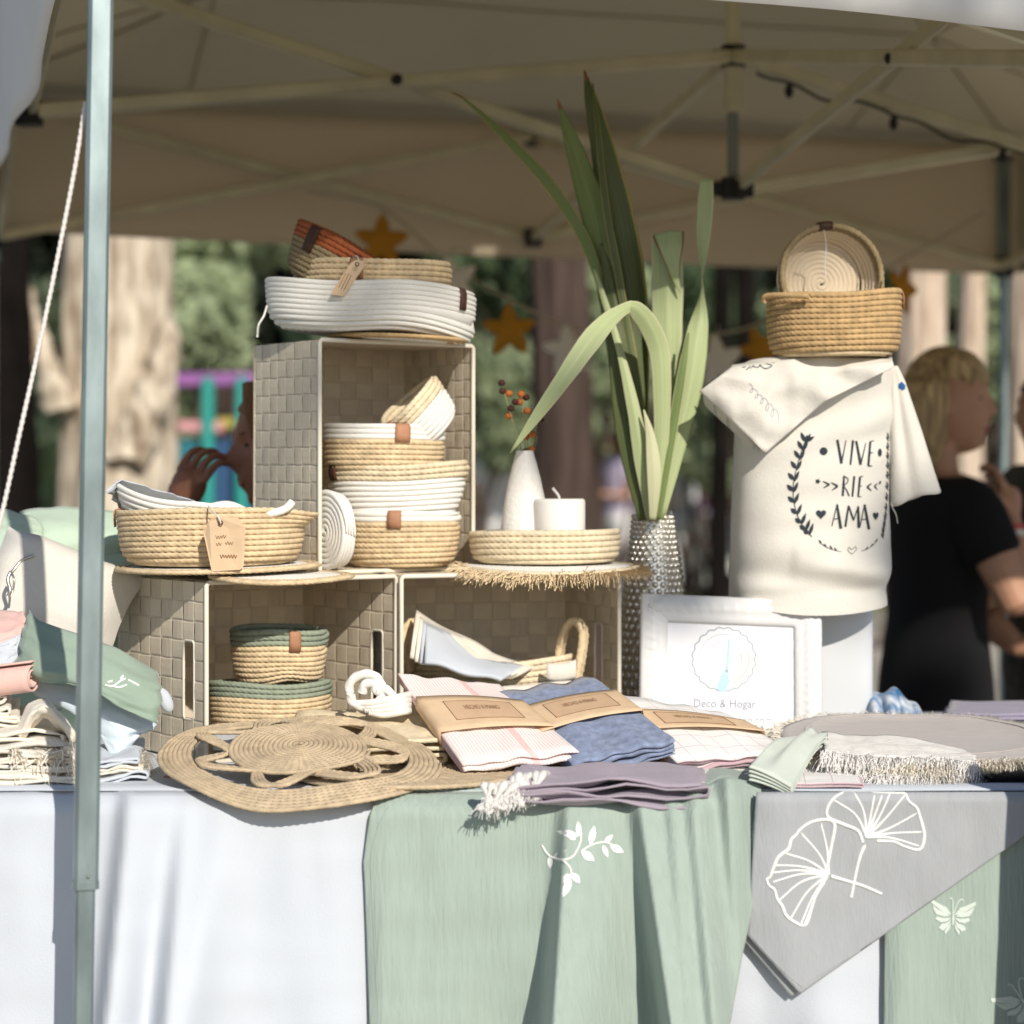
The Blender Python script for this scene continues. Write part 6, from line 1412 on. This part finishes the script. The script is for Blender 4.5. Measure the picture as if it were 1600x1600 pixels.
# ------------------------------------------------------------------ play frame, far stalls
pf = thing('play_frame', 'colourful painted playground frame of bars beyond the tent at the left', 'play frame', (P(310, 0, 12).x, 12, 0))
d = 12.0
beam('rail', P(215, 595, d), P(470, 592, d), .075, .075, 'purple_paint', pf); beam('rail', P(215, 664, d), P(350, 668, d), .09, .06, 'pink_paint', pf); beam('rail', P(340, 662, d), P(470, 656, d), .06, .06, 'yellow_paint', pf)
for x, m in ((238, 'blue_paint'), (325, 'teal_paint'), (378, 'teal_paint'), (440, 'blue_paint')):
    q = P(x, 590 if m == 'teal_paint' else 648, d-.05); beam('post', q, (q.x, q.y, 0), .065, .065, m, pf)
for x0, x1, m in ((250, 312, 'teal_panel'), (330, 470, 'blue_panel')):
    mat(m, (.02, .16, .20) if m == 'teal_panel' else (.03, .08, .18), rough=.5); beam('panel', P((x0+x1)/2, 685, d+.06), P((x0+x1)/2, 900, d+.06), (x1-x0)/F*d, .04, m, pf, up=(0, 1, 0))
def far_stall(label, px, d, wd, ctop, goods):
    x = P(px, 0, d).x; t = thing('market_stall', label, 'stall', (x, d, 0), 'far market stalls')
    beam('counter', (x-wd/2, d, .78), (x+wd/2, d, .78), .7, .06, 'table_grey', t)
    rows = [[(x-wd/2+wd*u, d-.36-.03*math.sin(u*22), z) for z in np.linspace(.82, .12, 8)] for u in np.linspace(0, 1, 50)]; grid('cloth_front', np.array(rows), ctop, t, solid=.01)
    for s in (-1, 1):
        for e in (-.3, .3): beam('leg', (x+s*(wd/2-.08), d+e, .76), (x+s*(wd/2-.08), d+e, 0), .05, .05, 'table_grey', t)
    for i, (u, m, r) in enumerate(goods):
        V, Fc = blob_vf((x+wd*u, d-.1, .82+r*.8), (r, r*.8, r), 10, 14); o = obj('goods_bundle', V, Fc, m, t)
far_stall('far stall with a white cloth right of the silver vase', 1085, 21.5, 2.6, 'shirt_white', [(-.35, 'shirt_lilac', .16), (-.1, 'felt_white', .22), (.1, 'pink_paint', .15), (.3, 'red_paint', .13), (.42, 'felt_mustard', .12)])
far_stall('far stall with a pink cloth left of the bottle vase', 740, 19.5, 2.0, 'pink_paint', [(-.3, 'shirt_white', .18), (.0, 'yellow_paint', .14), (.3, 'shirt_lilac', .18)])
far_stall('far stall with a lilac cloth behind the candle', 960, 23.0, 2.4, 'shirt_lilac', [(-.3, 'shirt_white', .2), (.1, 'felt_white', .2), (.35, 'purple_paint', .12)])

# ------------------------------------------------------------------ trees and undergrowth
def leaves(name, clumps, n, size, m, parent, kind=None):
    """loose leaf-sized faces gathered in clumps [(centre, radius)]"""
    per = n//len(clumps); P_ = []
    for c, r in clumps:
        q = rng.normal(0, 1, (per, 3)); q /= np.linalg.norm(q, axis=1)[:, None]; P_.append(np.array(c)+q*(rng.uniform(.25, 1, (per, 1))**.5)*np.array(r))
    C = np.vstack(P_); k = len(C); a = rng.normal(0, 1, (k, 3)); a /= np.linalg.norm(a, axis=1)[:, None]; b = np.cross(a, rng.normal(0, 1, (k, 3))); b /= np.linalg.norm(b, axis=1)[:, None]
    s = size*rng.uniform(.6, 1.3, (k, 1)); V = np.stack([C-a*s, C-b*s*.45, C+a*s, C+b*s*.45], 1).reshape(-1, 3)
    return obj(name, V, np.arange(k*4).reshape(k, 4), m, parent, smooth=False, kind=kind)
def trunk(name, base, top, r0, r1, m, parent, rag=.12, n=150, k=72, seed=0):
    rows = []; b, t = vec(base), vec(top)
    for f in np.linspace(0, 1, n):
        c = b+(t-b)*f+np.array((.05*math.sin(f*5+seed), .05*math.cos(f*4+seed), 0)); r = r0+(r1-r0)*f+.35*r0*math.exp(-f*18); row = []
        for a in np.arange(k)/k*2*PI:
            e = 1+.5*rag*nz(math.cos(a)*22+seed, math.sin(a)*22, c[2]*5)+rag*(nz(math.cos(a)*3+seed, math.sin(a)*3, c[2]*1.2)+.6*nz(math.cos(a)*9+seed, math.sin(a)*9, c[2]*3)+.5*abs(nz(a*4, seed, c[2]*.7)))
            row.append(c+np.array((math.cos(a), math.sin(a), 0))*r*e)
        rows.append(row)
    return grid(name, np.array(rows), m, parent, cv=True)
def tree(label, px, d, wpx, m, height, lean=(0, 0), seed=0, rag=.12, crown=True, fm='foliage', cz=.80, cr=1.9, group='tree trunks behind the tent', name='tree', nl=2600):
    x = P(px, 0, d).x; t = thing(name, label, 'tree', (x, d, 0), group); r = wpx/2/F*d
    top = (x+lean[0], d+lean[1], height); trunk('trunk', (x, d, -.05), top, r, r*.6, m, t, rag, seed=seed)
    for k in range(4):
        a = k*1.7+seed; b_ = vec((x, d, 0))*(1-.8)+vec(top)*.8; b_ = np.array((x+lean[0]*.75, d+lean[1]*.75, height*(.62+.08*k))); e = b_+np.array((math.cos(a)*cr*.7, math.sin(a)*cr*.7, height*.18))
        V, Fc = tube_vf(interp([b_, (b_+e)/2+np.array((0, 0, .1)), e], 12), interp([[r*.35], [r*.2], [r*.06]], 12)[:, 0], 8); obj('limb', V, Fc, m, t)
    if crown:
        cl_ = [((top[0]+rng.normal(0, cr*.5), top[1]+rng.normal(0, cr*.5), height*rng.uniform(cz, 1.05)), rng.uniform(.5, .9)*cr*.55) for _ in range(9)]; leaves('crown', cl_, nl, .11, fm, t)
    return t
mat('bark_warm', (.34, .24, .17), rough=.95, var2=(.72, .60, .48), var=.3, var_scale=9, stretch=(3, 3, .5), bump=1.0, bump_scale=14)
t1 = tree('thick pale tree trunk with ragged bark left of the stall, behind the front leg', 158, 9.2, 172, 'bark_pale', 13.0, (.2, 0), seed=1, rag=.10)
for pts, r in (([(200, 720), (226, 650), (250, 580), (264, 500)], .085), ([(98, 640), (72, 560), (46, 500), (36, 440)], .06), ([(90, 580), (60, 566), (30, 552)], .035)):
    C_ = interp([P(x, y, 9.0) for x, y in pts], 60); rr_ = interp([[r*1.3], [r], [r*.9], [r*.45]], 60)[:, 0]
    V, Fc = tube_vf(C_, rr_, 18); V = V+np.array([[.03*nz(q[0]*7, q[2]*5)+.035*nz(q[0]*30, q[2]*14, 3), .03*nz(q[0]*14, q[2]*12, 4), .04*nz(q[0]*14, q[1]*12, 7+q[2])] for q in V]); obj('broken_bark', V, Fc, 'bark_pale', t1)
tree('blackish tree trunk at the far left edge of the photo', 2, 8.5, 105, 'bark_black', 13.0, (-.2, 0), seed=2)
tree('shade-darkened brown tree trunk in the middle, behind the candle and leaves', 893, 10.0, 92, 'bark_shade_dark', 13.0, (-.15, 0), seed=3)
tree('pale sunlit tree trunk behind the blonde woman', 1452, 8.5, 74, 'bark_warm', 13.0, (.1, 0), seed=4, rag=.16)
tree('slim pale tree trunk between the blonde woman and the back tent leg', 1525, 10.0, 40, 'bark_warm', 13.0, (.1, 0), seed=5, rag=.16)
tree('pale tree trunk at the far right edge of the photo', 1612, 9.0, 62, 'bark_warm', 13.0, (-.12, 0), seed=6, rag=.18)
tree('thin dark tree trunk between the leaves and the printed bag', 1112, 14.0, 30, 'bark_black', 13.0, (.1, 0), seed=7)
tree('thin dark tree trunk seen just right of the silver vase', 1168, 17.0, 34, 'bark_black', 13.0, (-.2, 0), seed=8)
tree('slender dark tree trunk behind the play frame', 352, 16.0, 44, 'bark_shade_dark', 13.0, (.2, 0), seed=9)
def shrub(label, px, py, d, rx, rz, n, m, seed, size=.09):
    c = P(px, py, d); t = thing('shrub', label, 'shrub', (c.x, d, 0), 'shrubs and low foliage behind the tent')
    cl_ = [((c.x+rng.normal(0, rx*.45), d+rng.normal(0, rx*.3), max(.25, c.z+rng.normal(0, rz*.5))), rng.uniform(.25, .55)*rx*.8) for _ in range(12)]; leaves('leaf_mass', cl_, n, size, m, t)
    for k in range(4): V, Fc = tube_vf(interp([(c.x+rng.normal(0, rx*.2), d, 0), (c.x+rng.normal(0, rx*.3), d, c.z*.5), cl_[k][0]], 10), interp([[.03], [.022], [.01]], 10)[:, 0], 6); obj('stem', V, Fc, 'bark_shade_dark', t)
    return t
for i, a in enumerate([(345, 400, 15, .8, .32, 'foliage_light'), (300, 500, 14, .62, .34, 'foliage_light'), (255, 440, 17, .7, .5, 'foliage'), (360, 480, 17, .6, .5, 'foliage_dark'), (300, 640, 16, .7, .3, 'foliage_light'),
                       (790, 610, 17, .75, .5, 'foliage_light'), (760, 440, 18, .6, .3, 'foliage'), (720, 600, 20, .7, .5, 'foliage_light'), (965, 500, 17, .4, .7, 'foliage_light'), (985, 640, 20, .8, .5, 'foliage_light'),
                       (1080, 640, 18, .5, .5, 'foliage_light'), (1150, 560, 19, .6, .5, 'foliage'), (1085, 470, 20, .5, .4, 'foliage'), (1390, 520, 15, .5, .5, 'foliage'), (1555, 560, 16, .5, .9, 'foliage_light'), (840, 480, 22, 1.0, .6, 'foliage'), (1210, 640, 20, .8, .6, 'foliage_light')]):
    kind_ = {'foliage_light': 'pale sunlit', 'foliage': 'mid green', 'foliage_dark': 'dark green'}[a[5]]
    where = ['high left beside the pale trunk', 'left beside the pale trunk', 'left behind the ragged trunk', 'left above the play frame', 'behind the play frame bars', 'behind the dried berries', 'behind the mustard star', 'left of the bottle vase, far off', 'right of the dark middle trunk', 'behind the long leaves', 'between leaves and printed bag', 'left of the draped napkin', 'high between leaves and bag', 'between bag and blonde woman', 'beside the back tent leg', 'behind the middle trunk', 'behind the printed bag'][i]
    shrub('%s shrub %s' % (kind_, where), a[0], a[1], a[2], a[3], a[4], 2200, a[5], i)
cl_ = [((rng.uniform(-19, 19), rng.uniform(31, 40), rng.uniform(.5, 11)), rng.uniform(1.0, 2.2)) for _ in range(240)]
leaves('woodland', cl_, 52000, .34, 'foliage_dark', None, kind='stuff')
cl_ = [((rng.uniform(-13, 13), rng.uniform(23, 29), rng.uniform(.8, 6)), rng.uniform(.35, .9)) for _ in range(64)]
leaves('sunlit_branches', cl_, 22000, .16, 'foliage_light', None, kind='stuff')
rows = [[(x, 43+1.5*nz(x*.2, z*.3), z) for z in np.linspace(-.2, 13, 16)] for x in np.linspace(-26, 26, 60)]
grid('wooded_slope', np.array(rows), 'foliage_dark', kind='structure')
# unseen board added in front of the table to shade the right end
# tree behind the camera whose crown shades the upper part of the stall
sh_ = vec((math.sin(R(SUN_AZ)), math.cos(R(SUN_AZ)), math.tan(R(SUN_EL)))); pr_ = vec((-sh_[1], sh_[0], 0)); aim = vec((.25, 3.4, H+.295))
bt_ = thing('tree', 'broad leafy tree behind the viewer whose low crown shades the top of the stall', 'tree', tuple((aim+sh_*9.0+pr_*3.6)[:2])+(0,))
tb_ = (aim+sh_*9.0+pr_*3.6); trunk('trunk', (tb_[0], tb_[1], -.05), (tb_[0], tb_[1], 7.5), .22, .14, 'bark_shade_dark', bt_, n=40, k=24)
lm = aim+sh_*9.0+vec((0, 0, .9)); V, Fc = tube_vf(interp([(tb_[0], tb_[1], 5.6), (tb_+lm)/2+vec((0, 0, .2)), lm+pr_*.5, lm-pr_*2.6], 30), interp([[.11], [.09], [.06], [.02]], 30)[:, 0], 10); obj('limb', V, Fc, 'bark_shade_dark', bt_)
rng = np.random.default_rng(23)
cl_ = [(aim+sh_*(9.0+rng.normal(0, .5))+pr_*rng.uniform(-.55, 1.9)+vec((0, 0, rng.uniform(-.55, .05))), rng.uniform(.06, .11)) for _ in range(14)]
leaves('leaf_sprays', cl_, 14*42, .06, 'foliage', bt_)
cl_ = [(aim+sh_*(9.0+rng.normal(0, .3))+pr_*u+vec((0, 0, .36+rng.uniform(0, .25))), .34) for u in np.linspace(-2.6, 3.2, 46)]
leaves('crown', cl_, 9000, .08, 'foliage', bt_)
xl = P(1566, 1240, FD).x+.092; yb = 2.60
ab = thing('shade_board', 'unseen dark board added to shade the cloths at the right end of the table', 'board', (xl+.5, yb, 0))  # out of view, added only to cast shade on the hanging cloths
obj('board', [(xl, yb, 1.045), (xl+1.0, yb, 1.045), (xl+1.0, yb-.04, .12), (xl-.05, yb-.04, .12), (xl, yb+.02, 1.045), (xl+1.0, yb+.02, 1.045), (xl+1.0, yb-.02, .12), (xl-.05, yb-.02, .12)], [[0, 3, 2, 1], [4, 5, 6, 7], [0, 1, 5, 4], [1, 2, 6, 5], [2, 3, 7, 6], [3, 0, 4, 7]], 'bark_shade_dark', ab, smooth=False)
for a, b_ in (((xl+.06, yb-.03, .5), (xl+.02, yb-.08, 0)), ((xl+.92, yb-.03, .5), (xl+.95, yb-.08, 0)), ((xl+.5, yb+.03, .95), (xl+.5, yb+.2, 0))): beam('leg', a, b_, .04, .03, 'bark_shade_dark', ab)
